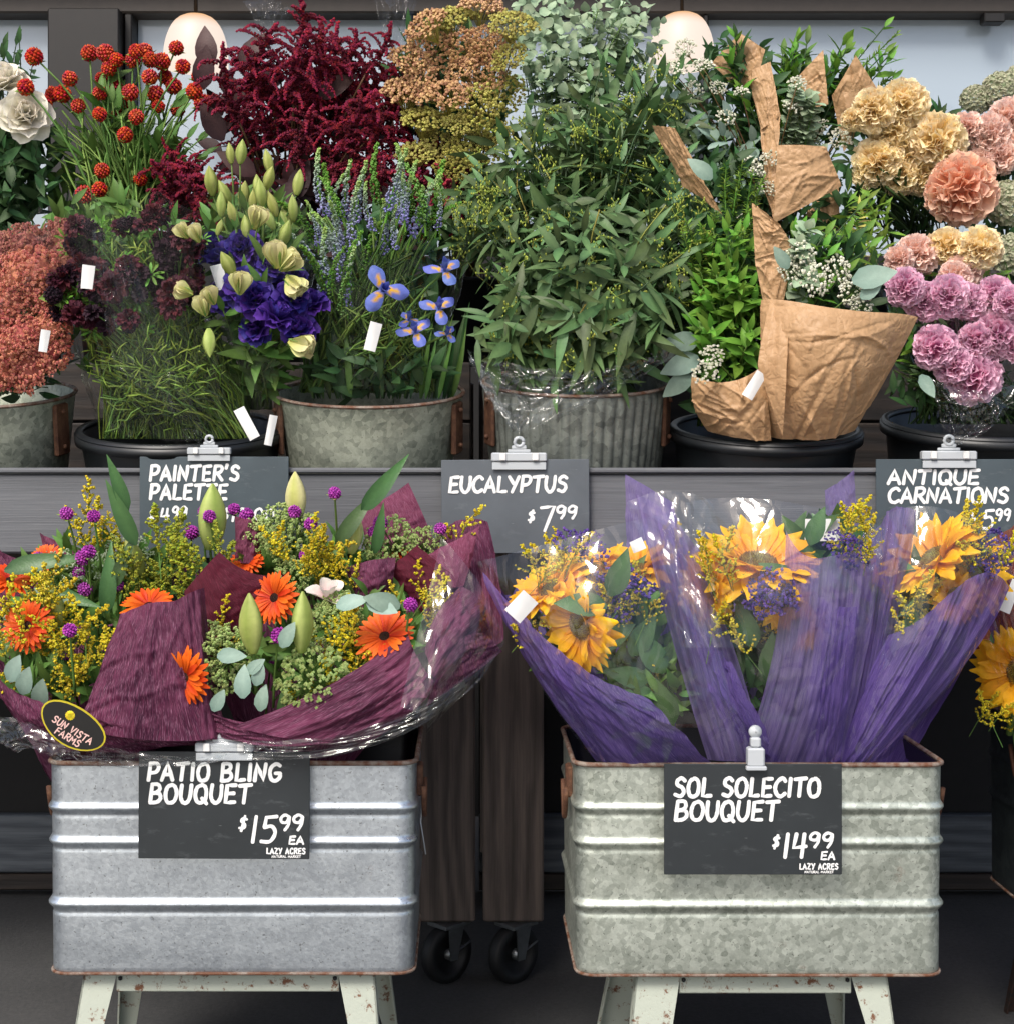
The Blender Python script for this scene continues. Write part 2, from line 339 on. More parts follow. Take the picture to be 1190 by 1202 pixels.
def place(name, tpl, parent=None, M=None, **props):
    o = bpy.data.objects.new(name, tpl.mesh(name) if isinstance(tpl, T) else tpl); C.objects.link(o)
    M = M or Matrix.Identity(4); WM[o.name] = M
    if parent: o.parent = parent; o.matrix_basis = WM[parent.name].inverted() @ M
    else: o.matrix_basis = M
    for k, v in props.items(): o[k] = v
    return o
def thing(name, label, cat, loc, group=None):
    o = bpy.data.objects.new(name, None); C.objects.link(o); M = Matrix.Translation(loc); o.matrix_basis = M; WM[o.name] = M
    o.empty_display_size = .05; o['label'] = label; o['category'] = cat
    if group: o['group'] = group
    return o
def struct(name, tpl, parent=None, **k):
    if parent: return place(name, tpl, parent)
    return place(name, tpl, None, None, kind='structure', **k)

def rv(s=1.0): return Vector((R.gauss(0, s), R.gauss(0, s), R.gauss(0, s)))
def fr(pos, z, roll=None, s=1.0, sv=None):
    """matrix at pos whose +Z looks along z"""
    z = Vector(z).normalized(); q = z.to_track_quat('Z', 'Y').to_matrix().to_4x4()
    roll = R.uniform(0, 6.28) if roll is None else roll
    S = Matrix.Diagonal((*(sv or (s, s, s)), 1))
    return Matrix.Translation(pos) @ q @ Matrix.Rotation(roll, 4, 'Z') @ S
def lf(pos, y, n, s=1.0):
    """leaf frame: +Y along y, +Z near n"""
    y = Vector(y).normalized(); x = y.cross(Vector(n))
    if x.length < 1e-4: x = y.cross(Vector((.3, .2, 1)))
    x.normalize(); z = x.cross(y)
    M = Matrix(((x.x, y.x, z.x, 0), (x.y, y.y, z.y, 0), (x.z, y.z, z.z, 0), (0, 0, 0, 1)))
    return Matrix.Translation(pos) @ M @ Matrix.Scale(s, 4)

def grid_faces(nu, nv, wrap=False):
    f = []
    for j in range(nv-1):
        for i in range(nu if wrap else nu-1):
            a_ = j*nu+i; b_ = j*nu+(i+1) % nu; f.append((a_, b_, b_+nu, a_+nu))
    return f
def box_vf(x0, y0, z0, x1, y1, z1, b=0.0):
    """box, with chamfered long edges when b"""
    if not b:
        V = [(x, y, z) for z in (z0, z1) for y in (y0, y1) for x in (x0, x1)]
        return V, [(0, 2, 3, 1), (4, 5, 7, 6), (0, 1, 5, 4), (2, 6, 7, 3), (0, 4, 6, 2), (1, 3, 7, 5)]
    V = []; ring = []
    def rect(z, k): return [(x0+k+b, y0+k, z), (x1-k-b, y0+k, z), (x1-k, y0+k+b, z), (x1-k, y1-k-b, z), (x1-k-b, y1-k, z), (x0+k+b, y1-k, z), (x0+k, y1-k-b, z), (x0+k, y0+k+b, z)]
    for z, k in ((z0, b), (z0+b, 0), (z1-b, 0), (z1, b)): V += rect(z, k)
    return V, grid_faces(8, 4, True)+[tuple(range(7, -1, -1)), tuple(range(24, 32))]
def tbox(mat, *a, b=0.0, M=None):
    t = T(mat); t.smooth = False; V, Fc = box_vf(*a, b=b); t.add(V, Fc, M=M); return t
def tube_vf(P, r, k=6, cap=True):
    P = [Vector(p) for p in P]; n_ = len(P); rr = r if hasattr(r, '__len__') else [r]*n_; V = []
    up = Vector((.12, .3, 1))
    for i, p in enumerate(P):
        d = (P[min(i+1, n_-1)]-P[max(i-1, 0)])
        d = d.normalized() if d.length > 1e-9 else Vector((0, 0, 1))
        x = d.cross(up)
        if x.length < .05: x = d.cross(Vector((1, 0, 0)))
        x.normalize(); y = d.cross(x)
        for j in range(k):
            a_ = 6.2832*j/k; V.append(p+x*math.cos(a_)*rr[i]+y*math.sin(a_)*rr[i])
    Fc = grid_faces(k, n_, True)
    if cap: Fc += [tuple(range(k-1, -1, -1)), tuple(range((n_-1)*k, n_*k))]
    return [tuple(v) for v in V], Fc
def ttube(mat, P, r, k=6): t = T(mat); t.add(*tube_vf(P, r, k)); return t
def bez(a, b, c, n_=8): return [a*(1-s)**2+b*2*s*(1-s)+c*s*s for s in [i/(n_-1) for i in range(n_)]]
def lathe_vf(prof, k=48, fn=None, close=False):
    V = []
    for r, z in prof:
        for j in range(k):
            a_ = 6.2832*j/k; q = fn(a_, z) if fn else 1; V.append((r*q*math.cos(a_), r*q*math.sin(a_), z))
    return V, grid_faces(k, len(prof), True)

OCT = (np.array([(1, 0, 0), (-1, 0, 0), (0, 1, 0), (0, -1, 0), (0, 0, 1), (0, 0, -1)], float), [(0, 2, 4), (2, 1, 4), (1, 3, 4), (3, 0, 4), (2, 0, 5), (1, 2, 5), (3, 1, 5), (0, 3, 5)])
def _ico():
    p = (1+5**.5)/2
    V = np.array([(-1, p, 0), (1, p, 0), (-1, -p, 0), (1, -p, 0), (0, -1, p), (0, 1, p), (0, -1, -p), (0, 1, -p), (p, 0, -1), (p, 0, 1), (-p, 0, -1), (-p, 0, 1)])/math.hypot(1, p)
    return V, [(0, 11, 5), (0, 5, 1), (0, 1, 7), (0, 7, 10), (0, 10, 11), (1, 5, 9), (5, 11, 4), (11, 10, 2), (10, 7, 6), (7, 1, 8), (3, 9, 4), (3, 4, 2), (3, 2, 6), (3, 6, 8), (3, 8, 9), (4, 9, 5), (2, 4, 11), (6, 2, 10), (8, 6, 7), (9, 8, 1)]
ICO = _ico()
def blob(t, p, r, mi=0, tt=0.0, kind=OCT, sq=(1, 1, 1)): t.add(kind[0]*r*np.array(sq)+np.array(p), kind[1], mi, tt)

def leaf_T(mat, L, Wd, fold=.25, curl=.3, rows=6, shape=1.0, tip=1.0, wav=0.0):
    """leaf along +Y, real curved blade with folded midrib"""
    t = T(mat); V = []; tt = []; cols = 3
    for j in range(rows):
        s = j/(rows-1); wd = Wd*.5*math.sin(math.pi*min(1, (s**shape)*.94+.05))**tip
        for i in range(cols):
            u = i-1; V.append((u*wd, L*s*(1-.1*curl*s), abs(u)*wd*fold-curl*L*s*s*.5+wav*math.sin(s*9+u)*Wd)); tt.append(s if u else min(1, s+.35))
    t.add(V, grid_faces(cols, rows), 0, tt); return t
def petal_vf(L, Wd, rows=5, cols=5, cup=.25, curl=.4, frill=0, tipw=.75, lift=0.0, seed=0):
    r_ = random.Random(seed); V = []; tt = []
    for j in range(rows):
        s = j/(rows-1); wd = Wd*.5*(.22+.78*math.sin(min(1, s*1.15)*math.pi*.5))*(1 if s < .75 else 1-(1-tipw)*((s-.75)/.25)**1.5)
        for i in range(cols):
            u = 2*i/(cols-1)-1; fz = frill*L*s*s*math.sin(i*2.6+r_.uniform(-.8, .8)+seed); fl = frill*L*.35*s*s*r_.uniform(-1, 1)
            V.append((u*wd, L*s+fl-(abs(u)**2)*L*.16*s, cup*wd*u*u*1.6-curl*L*s*s*.5+lift*L*s+fz)); tt.append(s)
    return V, grid_faces(cols, rows), tt

def rose_T(mat, r, layers=((3, .35, 80), (5, .6, 68), (6, .85, 50), (7, 1.0, 28)), frill=.05, seed=1, extra=None, cup=.9, wmul=1.15):
    """layered flower opening along +Z"""
    t = T([mat]+(extra or [])); rr = random.Random(seed)
    for li, (n_, k, el) in enumerate(layers):
        for i in range(n_):
            V, Fc, tt = petal_vf(r*(.75+.35*k), r*wmul*(.6+.5*k), 7, 7 if frill < .1 else 9, cup=cup*.5, curl=.45 if el < 60 else -.1, frill=frill, seed=rr.randint(0, 999))
            a_ = 6.2832*(i+rr.uniform(-.2, .2))/n_+li; e_ = math.radians(el+rr.uniform(-7, 7))
            M = Matrix.Rotation(a_, 4, 'Z') @ Matrix.Translation((0, r*.08*k, -r*.35*k)) @ Matrix.Rotation(e_, 4, 'X')
            t.add(V, Fc, 0, tt, M=M)
    return t
def carnation_T(mat, r, seed, n_=120):
    """dense pompon of small ruffled, toothed petals"""
    t = T(mat); rr = random.Random(seed); nc = 8
    for i in range(n_):
        z = 1-1.35*(i+.5)/n_; a_ = i*2.39996; q = math.sqrt(max(0, 1-z*z)); d = Vector((q*math.cos(a_), q*math.sin(a_), z*.85))+Vector((rr.gauss(0, 1), rr.gauss(0, 1), rr.gauss(0, 1)))*.12
        d.normalize(); x = d.orthogonal().normalized(); x.rotate(Matrix.Rotation(rr.uniform(0, 6.28), 3, d)); nn = d.cross(x); w_ = r*rr.uniform(.26, .42); L = rr.uniform(.9, 1.06); V = []; tt = []; ph = rr.uniform(0, 6)
        for j, (rad, ww, am) in enumerate(((.35, .25, 0), (.75, .8, .35), (1, 1.1, 1))):
            for k in range(nc):
                u = 2*k/(nc-1)-1; wob = am*r*.11*math.sin(u*5.5+ph)+am*r*rr.uniform(-.045, .045)
                V.append(d*(r*rad*L-abs(u)**2*r*.12*am+(rr.uniform(-.06, .06)*r if j == 2 else 0))+x*(w_*u*ww)+nn*wob); tt.append(j/2)
        t.add([tuple(v) for v in V], grid_faces(nc, 3), 0, tt)
    t.add(ICO[0]*r*.5, ICO[1], 0, 0); return t
def daisy_T(mats, n_, r, wd, disc, layers=2, seed=3):
    t = T(mats); rr = random.Random(seed)
    for la in range(layers):
        for i in range(n_):
            V, Fc, tt = petal_vf(r*(1-.12*la)*rr.uniform(.92, 1.05)-disc*.6, wd, 6, 4, cup=.3, curl=.35, tipw=.7, seed=i)
            M = Matrix.Rotation(6.2832*(i+la*.5+rr.uniform(-.15, .15))/n_, 4, 'Z') @ Matrix.Translation((0, disc*.6, la*.003)) @ Matrix.Rotation(math.radians(12+la*12+rr.uniform(-6, 6)), 4, 'X')
            t.add(V, Fc, 0, tt, M=M)
    return t
def disc_T(mat, r, seed=1, n_=90, h=.35):
    t = T(mat); t.smooth = False
    V, Fc = lathe_vf([(r*.98, 0), (r*.8, r*h*.5), (r*.4, r*h*.8), (.0005, r*h*.85)], 14); t.add(V, Fc)
    for i in range(n_):
        q = math.sqrt((i+.5)/n_); a_ = i*2.39996; blob(t, (r*q*math.cos(a_), r*q*math.sin(a_), r*h*(1-q*q*.9)), r*.1, tt=q, sq=(1, 1, 1.6))
    return t
def globe_T(mat, r, seed=0, n_=70, calyx=None):
    t = T([mat]+([calyx] if calyx else [])); t.smooth = False; rr = random.Random(seed)
    t.add(ICO[0]*r*.86, ICO[1], 0, .1)
    for i in range(n_):
        z = 1-2*(i+.5)/n_; a_ = i*2.39996; q = math.sqrt(1-z*z); p = np.array((q*math.cos(a_), q*math.sin(a_), z))*r*.9
        blob(t, p, r*.2*rr.uniform(.8, 1.25), tt=rr.random(), sq=(1, 1, 1.1))
    if calyx:
        for i in range(3):
            V, Fc, tt = petal_vf(r*1.5, r*1.1, 4, 3, cup=.3, curl=.2, tipw=.3); t.add(V, Fc, 1, tt, M=Matrix.Translation((0, 0, -r*.9)) @ Matrix.Rotation(i*2.1, 4, 'Z') @ Matrix.Rotation(.3, 4, 'X'))
    return t
def dome_T(mats, r, nsub=26, nseed=9, sr=.05, spread=1.3, seed=0, stems=True, flatn=.6, sub=.22):
    """umbel: rays ending in small clusters of seeds"""
    t = T(mats); t.smooth = False; rr = random.Random(seed)
    for i in range(nsub):
        q = math.sqrt((i+.5)/nsub); a_ = i*2.39996+rr.uniform(-.2, .2); el = spread*q
        c = np.array((math.sin(el)*math.cos(a_), math.sin(el)*math.sin(a_), math.cos(el)*flatn))*r*rr.uniform(.88, 1.05)
        if stems: t.add(*tube_vf([(0, 0, -r*.7), tuple(c*.55+np.array((0, 0, -r*.1))), tuple(c)], r*.012, 3, False), len(t.mats)-1)
        for k in range(nseed):
            d = np.array((rr.gauss(0, 1), rr.gauss(0, 1), abs(rr.gauss(0, .8)))); d /= np.linalg.norm(d)+1e-6
            blob(t, c+d*r*sub*rr.uniform(.5, 1), r*sr*rr.uniform(.8, 1.3), 0, rr.random())
    return t
def finger(t, a, b, c, r, n_, br, mi=0, rr=R, t0=0, t1=1):
    """spike of tiny blooms along a curve"""
    for i in range(n_):
        s = (i+rr.random())/n_; p = a*(1-s)**2+b*2*s*(1-s)+c*s*s; rad = r*(1-.75*s)*rr.uniform(.4, 1)
        th = rr.uniform(0, 6.28); d = (c-a).normalized(); x = d.orthogonal(); y = d.cross(x)
        blob(t, p+(x*math.cos(th)+y*math.sin(th))*rad, br*rr.uniform(.7, 1.3)*(1-.3*s), mi, t0+(t1-t0)*s)
def amaranth_T(seed, L=.16):
    t = T(m['amaranth']); t.smooth = False; rr = random.Random(seed)
    finger(t, Vector((0, 0, 0)), Vector((0, 0, L*.6)), Vector((L*.35, 0, L*1.05)), .009, 120, .005, rr=rr)
    for i in range(17):
        s = .02+.85*i/17; a = Vector((L*.25*s*s, 0, L*s)); th = i*2.4; ln = L*rr.uniform(.35, .75)*(1.1-.6*s)
        d = Vector((math.cos(th), math.sin(th), rr.uniform(.1, .8))).normalized()
        finger(t, a, a+d*ln*.7+Vector((0, 0, ln*.1)), a+d*ln*.95+Vector((0, 0, -ln*rr.uniform(.1, .7))), .0048, 70, .0036, rr=rr)
    return t
def plume_T(mats, seed, L=.07, nb=11, br=.0024, nper=9, arch=.3, spread=.45):
    t = T(mats); t.smooth = False; rr = random.Random(seed)
    t.add(*tube_vf([(0, 0, -L*.6), (0, 0, 0), (L*arch*.3, 0, L*.6), (L*arch, 0, L)], L*.012, 3), 1)
    for i in range(nb):
        s = i/nb; a = Vector((L*arch*s*s, 0, L*s)); th = i*2.4; ln = L*spread*(1.05-s)*rr.uniform(.7, 1.2)
        d = Vector((math.cos(th), math.sin(th), .9)).normalized()
        tip = a+d*ln+Vector((ln*.25, 0, 0)); t.add(*tube_vf([a, a+d*ln*.5, tip], L*.007, 3, False), 1)
        for k in range(nper):
            q = (k+.6)/nper; p = a+(tip-a)*q+Vector((rr.gauss(0, 1), rr.gauss(0, 1), rr.gauss(0, 1)))*L*.018
            blob(t, p, br*rr.uniform(.7, 1.3), 0, rr.random())
    for k in range(8): blob(t, Vector((L*arch, 0, L))+rv(L*.02), br, 0, rr.random())
    return t
def bud_T(mat, L, r, ribs=3, k=12, point=1.0):
    t = T(mat); V = []; tt = []; n_ = 10
    for j in range(n_):
        s = j/(n_-1); rad = r*max(.02, math.sin(math.pi*min(1, .08+s*.9))**(.75 if s < .5 else point))
        for i in range(k):
            a_ = 6.2832*i/k+s*.3; q = 1+.09*math.cos(ribs*a_*1.0); V.append((rad*q*math.cos(a_), rad*q*math.sin(a_), L*s)); tt.append(.5+.5*math.cos(ribs*a_)*.8 if s > .1 else 0)
    t.add(V, grid_faces(k, n_, True), 0, tt); return t
def spike_T(mats, L, r, n_=110, br=.003, seed=0, bend=.2):
    t = T(mats); t.smooth = False; rr = random.Random(seed)
    finger(t, Vector((0, 0, 0)), Vector((0, 0, L*.6)), Vector((bend*L, 0, L)), r, n_, br, 0, rr)
    t.add(*tube_vf([(0, 0, -L*.2), (0, 0, 0), (bend*L*.2, 0, L*.5), (bend*L, 0, L*1.02)], [.0022, .002, .0018, .0008], 4), 1, 1.0)
    for i in range(0, n_, 3):
        s = i/n_; th = i*2.4; p = Vector((bend*L*s*s, 0, L*s))
        blob(t, p+Vector((math.cos(th), math.sin(th), .5))*r*(1.15-.75*s), br*.8, 0, s)
    return t
# random leafy sprig along a curve: returns leaf matrices
def leaf_run(P, s0, n_, size, droop=.0, spread=.9, pair=False, jit=.3, vary=.35):
    out = []
    L = len(P)-1
    for i in range(n_):
        s = s0+(1-s0)*(i+.5)/n_; x = s*L; k = min(int(x), L-1); p = P[k].lerp(P[k+1], x-k); d = (P[k+1]-P[k]).normalized()
        for sgn in ((1, -1) if pair else (1,)):
            th = i*2.4 if not pair else i*1.57; o1 = d.orthogonal().normalized(); o2 = d.cross(o1)
            side = (o1*math.cos(th)+o2*math.sin(th))*sgn
            y = (d*(1-spread)+side*spread+rv(jit*.5)+Vector((0, 0, -droop))).normalized()
            out.append(lf(p, y, d+Vector((0, -.5, .3))+rv(.3), size*R.uniform(1-vary, 1+vary)))
    out.append(lf(P[-1], (P[-1]-P[-2]), Vector((0, -1, .5)), size*.8))
    return out
CAM = Vector((0, 0, H))
def scatter(root, name, tpls, mats_, limit=300, rest='foliage'):
    """nearest `limit` copies are parts of their own, the rest one joined part"""
    it = sorted(mats_, key=lambda M: (M.translation-CAM).length)
    for i, M in enumerate(it[:limit]): place(name, tpls[i % len(tpls)], root, M)
    if len(it) > limit:
        big = T(tpls[0].mats); big.smooth = tpls[0].smooth
        for i, M in enumerate(it[limit:]): big.addT(tpls[i % len(tpls)], M)
        place(rest, offset_T(big, root), root, Matrix.Translation(WM[root.name].translation), kind='stuff')
def offset_T(t, root):
    o = np.array(WM[root.name].translation); t.v = [V-o for V in t.v]; return t
def joined(root, name, t, stuff=False):
    o = place(name, offset_T(t, root), root, Matrix.Translation(WM[root.name].translation))
    if stuff: o['kind'] = 'stuff'
    return o
def inblob(b):
    px, py, d, rx, ry, rd = b
    while True:
        x, y, z = R.uniform(-1, 1), R.uniform(-1, 1), R.uniform(-1, 1)
        if x*x+y*y+z*z < 1: return W(px+x*rx, py+y*ry, d+z*rd)
def stem_to(base, tip, bow=.25, n_=7):
    mid = base.lerp(tip, .55); mid.x = base.x+(tip.x-base.x)*.3; mid.z += (tip.z-base.z)*bow*.4
    return bez(base, mid, tip, n_)
def jit(p, s): return p+rv(s)

# ------------------------------------------------------------------ sheets (wraps, cellophane, paper)
def tri(x): return np.abs((x % 1.0)*2-1)
def crumple(u, v, seed, fr_=2.0, lv=4):
    r_ = np.random.RandomState(seed); o = 0
    for i in range(lv):
        for k in range(2):
            a_ = r_.uniform(0, 6.28); o = o+(tri(fr_*(1.7**i)*(u*math.cos(a_)+v*math.sin(a_))+r_.rand()+.15*np.sin(5*u+3*v+i))-.5)/(1.6**i)
    return o/3
def creases(U, V, seed, n_=26, wd=.014, lo=.15, hi=.5, ang=None):
    r_ = np.random.RandomState(seed+900); o = 0
    for i in range(n_):
        cu, cv, a_, L, sg = r_.rand(), r_.rand(), (r_.uniform(0, 3.14) if ang is None else ang+r_.normal(0, .45)), r_.uniform(lo, hi), r_.choice((-1, 1, 1))
        du, dv = U-cu, V-cv; d = np.abs(-du*math.sin(a_)+dv*math.cos(a_)+.06*np.sin(7*du+i)); al = np.abs(du*math.cos(a_)+dv*math.sin(a_))
        w_ = wd*r_.uniform(.5, 1.8); o = o+sg*r_.uniform(.4, 1)*np.exp(-d/w_)*np.clip(1-al/L, 0, 1)**.6
    return o
def film_T(mat, ctrl, nu=34, nv=34, amp=.006, seed=0, freq=2.0, facet=False, cr=0, ang=1.57):
    return sheet_T(mat, ctrl, max(84, nu), max(84, nv), amp*.55, seed, freq*.9, False, 0, 6, 3, 0, cr*1.25, 26, ang)
def sheet_T(mat, ctrl, nu=34, nv=34, amp=.006, seed=0, freq=2.0, facet=False, pleat=0.0, pfreq=6, lv=4, back=0.0, cr=0.0, ncr=30, ang=None):
    """bezier sheet through a small grid of 3-D control points, with creases"""
    ctrl = [[np.array(p) for p in row] for row in ctrl]; nr, nc = len(ctrl), len(ctrl[0])
    u = np.linspace(0, 1, nu); v = np.linspace(0, 1, nv)
    def B(n_, x): return [math.comb(n_-1, i)*x**i*(1-x)**(n_-1-i) for i in range(n_)]
    bu, bv = B(nc, u), B(nr, v); P = np.zeros((nv, nu, 3))
    for j in range(nr):
        for i in range(nc): P += bv[j][:, None, None]*bu[i][None, :, None]*ctrl[j][i]
    U, Vv = np.meshgrid(u, v)
    nrm = np.cross(ctrl[0][-1]-ctrl[-1][0], ctrl[-1][-1]-ctrl[0][0]); nrm = nrm/(np.linalg.norm(nrm)+1e-9)
    if nrm[1] > 0: nrm = -nrm
    dsp = crumple(U, Vv, seed, freq, lv)*amp*2
    if cr: dsp = dsp+(creases(U, Vv, seed, ncr) if ang is None else creases(U, Vv, seed, ncr, .018, .3, .9, ang)+.5*creases(U, Vv, seed+5, ncr+14, .014, .08, .35))*cr
    if pleat: dsp = dsp+((tri(pfreq*U+.3*Vv+seed*.37)-.5)*pleat+(tri(pfreq*3.3*U+.25*np.sin(5*Vv+seed)+.12*np.sin(11*U))-.5)*pleat*.42)*(.35+.65*np.sin(math.pi*np.clip(Vv*.9+.1, 0, 1)))
    P = P+nrm*dsp[..., None]
    t = T(mat); t.smooth = not facet; t.add(P.reshape(-1, 3), grid_faces(nu, nv), 0, 0.0, np.stack([U, Vv], -1).reshape(-1, 2)); return t
def quadp(c, bulge=.02, mid=None):
    """3x3 control grid from 4 corners (tl, tr, br, bl) in (px,py,depth), belly towards the viewer"""
    tl, tr, br, bl = [W(*q) for q in c]
    ce = (tl+tr+br+bl)/4+Vector((0, -bulge*2, 0))
    return [[tl, (tl+tr)/2+Vector((0, -bulge, 0)), tr], [(tl+bl)/2, ce, (tr+br)/2], [bl, (bl+br)/2+Vector((0, -bulge, 0)), br]]
def gridp(rows): return [[W(*p) for p in row] for row in rows]
def cone_T(mat, base, top, r0, r1, th0, th1, zig=.03, nzig=5, amp=.004, seed=0, nu=60, nv=26, freq=3.0, facet=False, flare=.3, sq=1.0, pleat=.0, pf=14):
    """wrapping cone round an axis; angles seen from above, -90 degrees faces the viewer"""
    if facet: facet = False; nu = max(nu, 59) if nu < 60 else nu; nv = 50; nu = 59
    r_ = np.random.RandomState(seed+50); base, top = np.array(base), np.array(top); ax = top-base; L = np.linalg.norm(ax); ax /= L
    x = np.cross((0, 1, 0), ax); x /= np.linalg.norm(x); y = np.cross(ax, x)
    u = np.linspace(0, 1, nu); v = np.linspace(0, 1, nv); U, V = np.meshgrid(u, v)
    th = np.radians(th0+(th1-th0)*U); zz = V*(L+(tri(U*nzig+r_.rand())-.5)*2*zig*V+zig*.5*np.sin(U*17+seed))
    rad = r0+(r1-r0)*((1-flare)*V+flare*V**2)
    rad = rad*(1+pleat*(tri(pf*U+.2)-.5)*V)+(crumple(U*2.5, V, seed, freq, 2)*amp+(creases(U*2, V, seed, 24, .03, .3, .9, 1.57) if nu < 60 else 0)*amp*1.1 if zig > .025 else crumple(U*2.5, V, seed, freq)*amp*2)
    P = base+ax*zz[..., None]+x*(rad*np.cos(th))[..., None]+y*(sq*rad*np.sin(th))[..., None]
    t = T(mat); t.smooth = not facet; t.add(P.reshape(-1, 3), grid_faces(nu, nv), 0, 0.0, np.stack([U*2, V], -1).reshape(-1, 2)); return t

# ------------------------------------------------------------------ brush lettering
G = {'A': (4, '0,0 1.9,6.1 3.9,0;.8,2 3.3,2.1'), 'B': (3.9, '.2,0 .5,6;~.4,6 2.6,6 3.3,4.7 2.4,3.5 .5,3.1;~.5,3.1 3,3 3.7,1.5 2.5,.2 .1,0'),
 'C': (3.9, '~3.8,5 2.6,6.1 .9,5 .2,2.8 .9,.6 2.4,0 3.8,1'), 'E': (3.5, '3.5,6 .6,5.8 .3,.1 3.4,.2;.5,3.1 3,3.2'),
 'G': (4, '~3.8,5.3 2.4,6 .7,4.8 .2,2.8 .9,.5 2.4,0 3.8,1.2 3.9,2.8;3.9,2.8 2.2,2.7'), 'I': (1, '.6,6 .4,0'), 'K': (3.6, '.3,0 .5,6;3.5,6 .6,2.9 3.6,0'),
 'L': (3.3, '.6,6 .3,.1 3.3,.3'), 'M': (4.6, '0,0 .6,6 2.2,2 3.9,6 4.5,0'), 'N': (4, '.1,0 .5,6 3.4,.1 3.8,6'),
 'O': (4.1, '~2.3,6 .8,5.2 .2,2.8 .8,.5 2.1,0 3.5,.8 4,3.2 3.4,5.3 2.2,6.1'), 'P': (3.7, '.2,0 .6,6;~.4,6 2.9,6 3.7,4.6 2.7,3 .6,2.6'),
 'Q': (4.2, '~2.3,6 .8,5.2 .2,2.8 .8,.5 2.1,0 3.5,.8 4,3.2 3.4,5.3 2.2,6.1;2.5,1.6 4.3,-.4'), 'R': (3.8, '.2,0 .6,6;~.4,6 2.9,6 3.6,4.7 2.6,3.3 .6,2.9;1.6,3 3.8,0'),
 'S': (3.6, '~3.5,5.2 2.3,6.1 .8,5.2 1,3.8 2.7,2.9 3.3,1.5 2.2,.1 .2,.7'), 'T': (4, '.1,5.7 4.2,6.1;2.2,6 1.8,0'),
 'U': (3.8, '~.4,6 .2,2.2 1.2,.1 2.6,.3 3.5,2.2 3.7,6'), 'V': (3.9, '.3,6 1.6,0 3.9,6.1'), 'F': (3.4, '3.5,6 .6,5.8 .3,0;.5,3.1 3,3.2'), 'Y': (3.9, '.1,6 2,3.1;3.9,6.1 1.4,0'), 'Z': (3.7, '.3,6 3.6,6 .2,.1 3.7,.2'),
 "'": (1, '.7,6.5 .3,5'), '$': (3.2, '~3,4.8 1.7,5.2 .7,4.2 2.4,2.8 2.2,1.4 .2,1.3;2.2,6.2 1,0'), '-': (3, '.3,3 2.7,3.1'), '.': (1, '.4,0 .6,.4'), ' ': (2, ''),
 '0': (3.5, '~1.8,6 .5,4.8 .3,2 1.4,0 2.8,.8 3.3,3.6 2.6,5.6 1.8,6'), '1': (1.5, '1.1,6 .6,0'), '2': (3.5, '~.4,5 1.6,6 3,5 2.6,3.2 .3,.2;.3,.2 3.4,.3'),
 '4': (3.7, '1,6 .4,2.5 3.7,2.9;3.1,6 2.6,0'), '5': (3.6, '3.6,6 1.1,5.8 .8,3.5;~.8,3.5 2.6,3.8 3.4,2.2 2.4,.3 .2,.2'), '7': (3.6, '.2,5.8 3.7,6.1 1.4,-.2'),
 '9': (3.3, '~3.2,5.2 1.8,6.1 .5,4.9 .8,3.3 2.3,3.2 3.2,5.2;~3.2,5.2 3,2.4 2,.1')}
def letters(t, text, x, y, h, sw, slant=.05, gap=1.1, tw=0, lvl=[0]):
    """white brush strokes in sign-local px units (x right, y down, depth out of the face)"""
    k = h/6; cx = x; nat = sum(G[c_][0]+gap for c_ in text)*k-gap*k; kx = k*(tw/nat if tw else 1)
    for ch in text:
        wd, st = G[ch]
        for s in [q for q in st.split(';') if q]:
            sm = s.startswith('~'); P = [tuple(map(float, p.split(','))) for p in s.lstrip('~').split()]
            P = [np.array((p[0]+R.uniform(-.08, .08), p[1]+R.uniform(-.08, .08))) for p in P]
            if sm:
                Q = []; E = [P[0]]+P+[P[-1]]
                for i in range(1, len(E)-2):
                    a_, b_, c_, d_ = E[i-1:i+3]
                    for z in range(5):
                        q = z/5; Q.append(.5*((2*b_)+(c_-a_)*q+(2*a_-5*b_+4*c_-d_)*q*q+(3*b_-a_-3*c_+d_)*q**3))
                P = Q+[P[-1]]
            else:
                Q = []
                for a_, b_ in zip(P, P[1:]): Q += [a_, a_*.5+b_*.5]
                P = Q+[P[-1]]
            P = [np.array((cx+(p[0]+p[1]*slant*1.2)*kx, y-p[1]*k)) for p in P]; lvl[0] = (lvl[0]+1) % 12; lz = .5+.12*lvl[0]
            V = []; n_ = len(P)
            d0 = (P[1]-P[0]); d0 /= np.linalg.norm(d0); d1 = P[-1]-P[-2]; d1 /= np.linalg.norm(d1)
            P = [P[0]-d0*sw*.35]+P+[P[-1]+d1*sw*.35]; n_ = len(P)
            for i, p in enumerate(P):
                d = P[min(i+1, n_-1)]-P[max(i-1, 0)]; d = d/(np.linalg.norm(d)+1e-9); nn = np.array((-d[1], d[0]))
                ww = sw*.5*(.55 if i in (0, n_-1) else R.uniform(.88, 1.08))
                zz = lz-.1*i/n_; V += [(p[0]+nn[0]*ww, zz, p[1]+nn[1]*ww), (p[0]-nn[0]*ww, zz, p[1]-nn[1]*ww)]
            t.add(V, [(2*i, 2*i+1, 2*i+3, 2*i+2) for i in range(n_-1)])
        cx += (wd+gap)*kx
    return cx
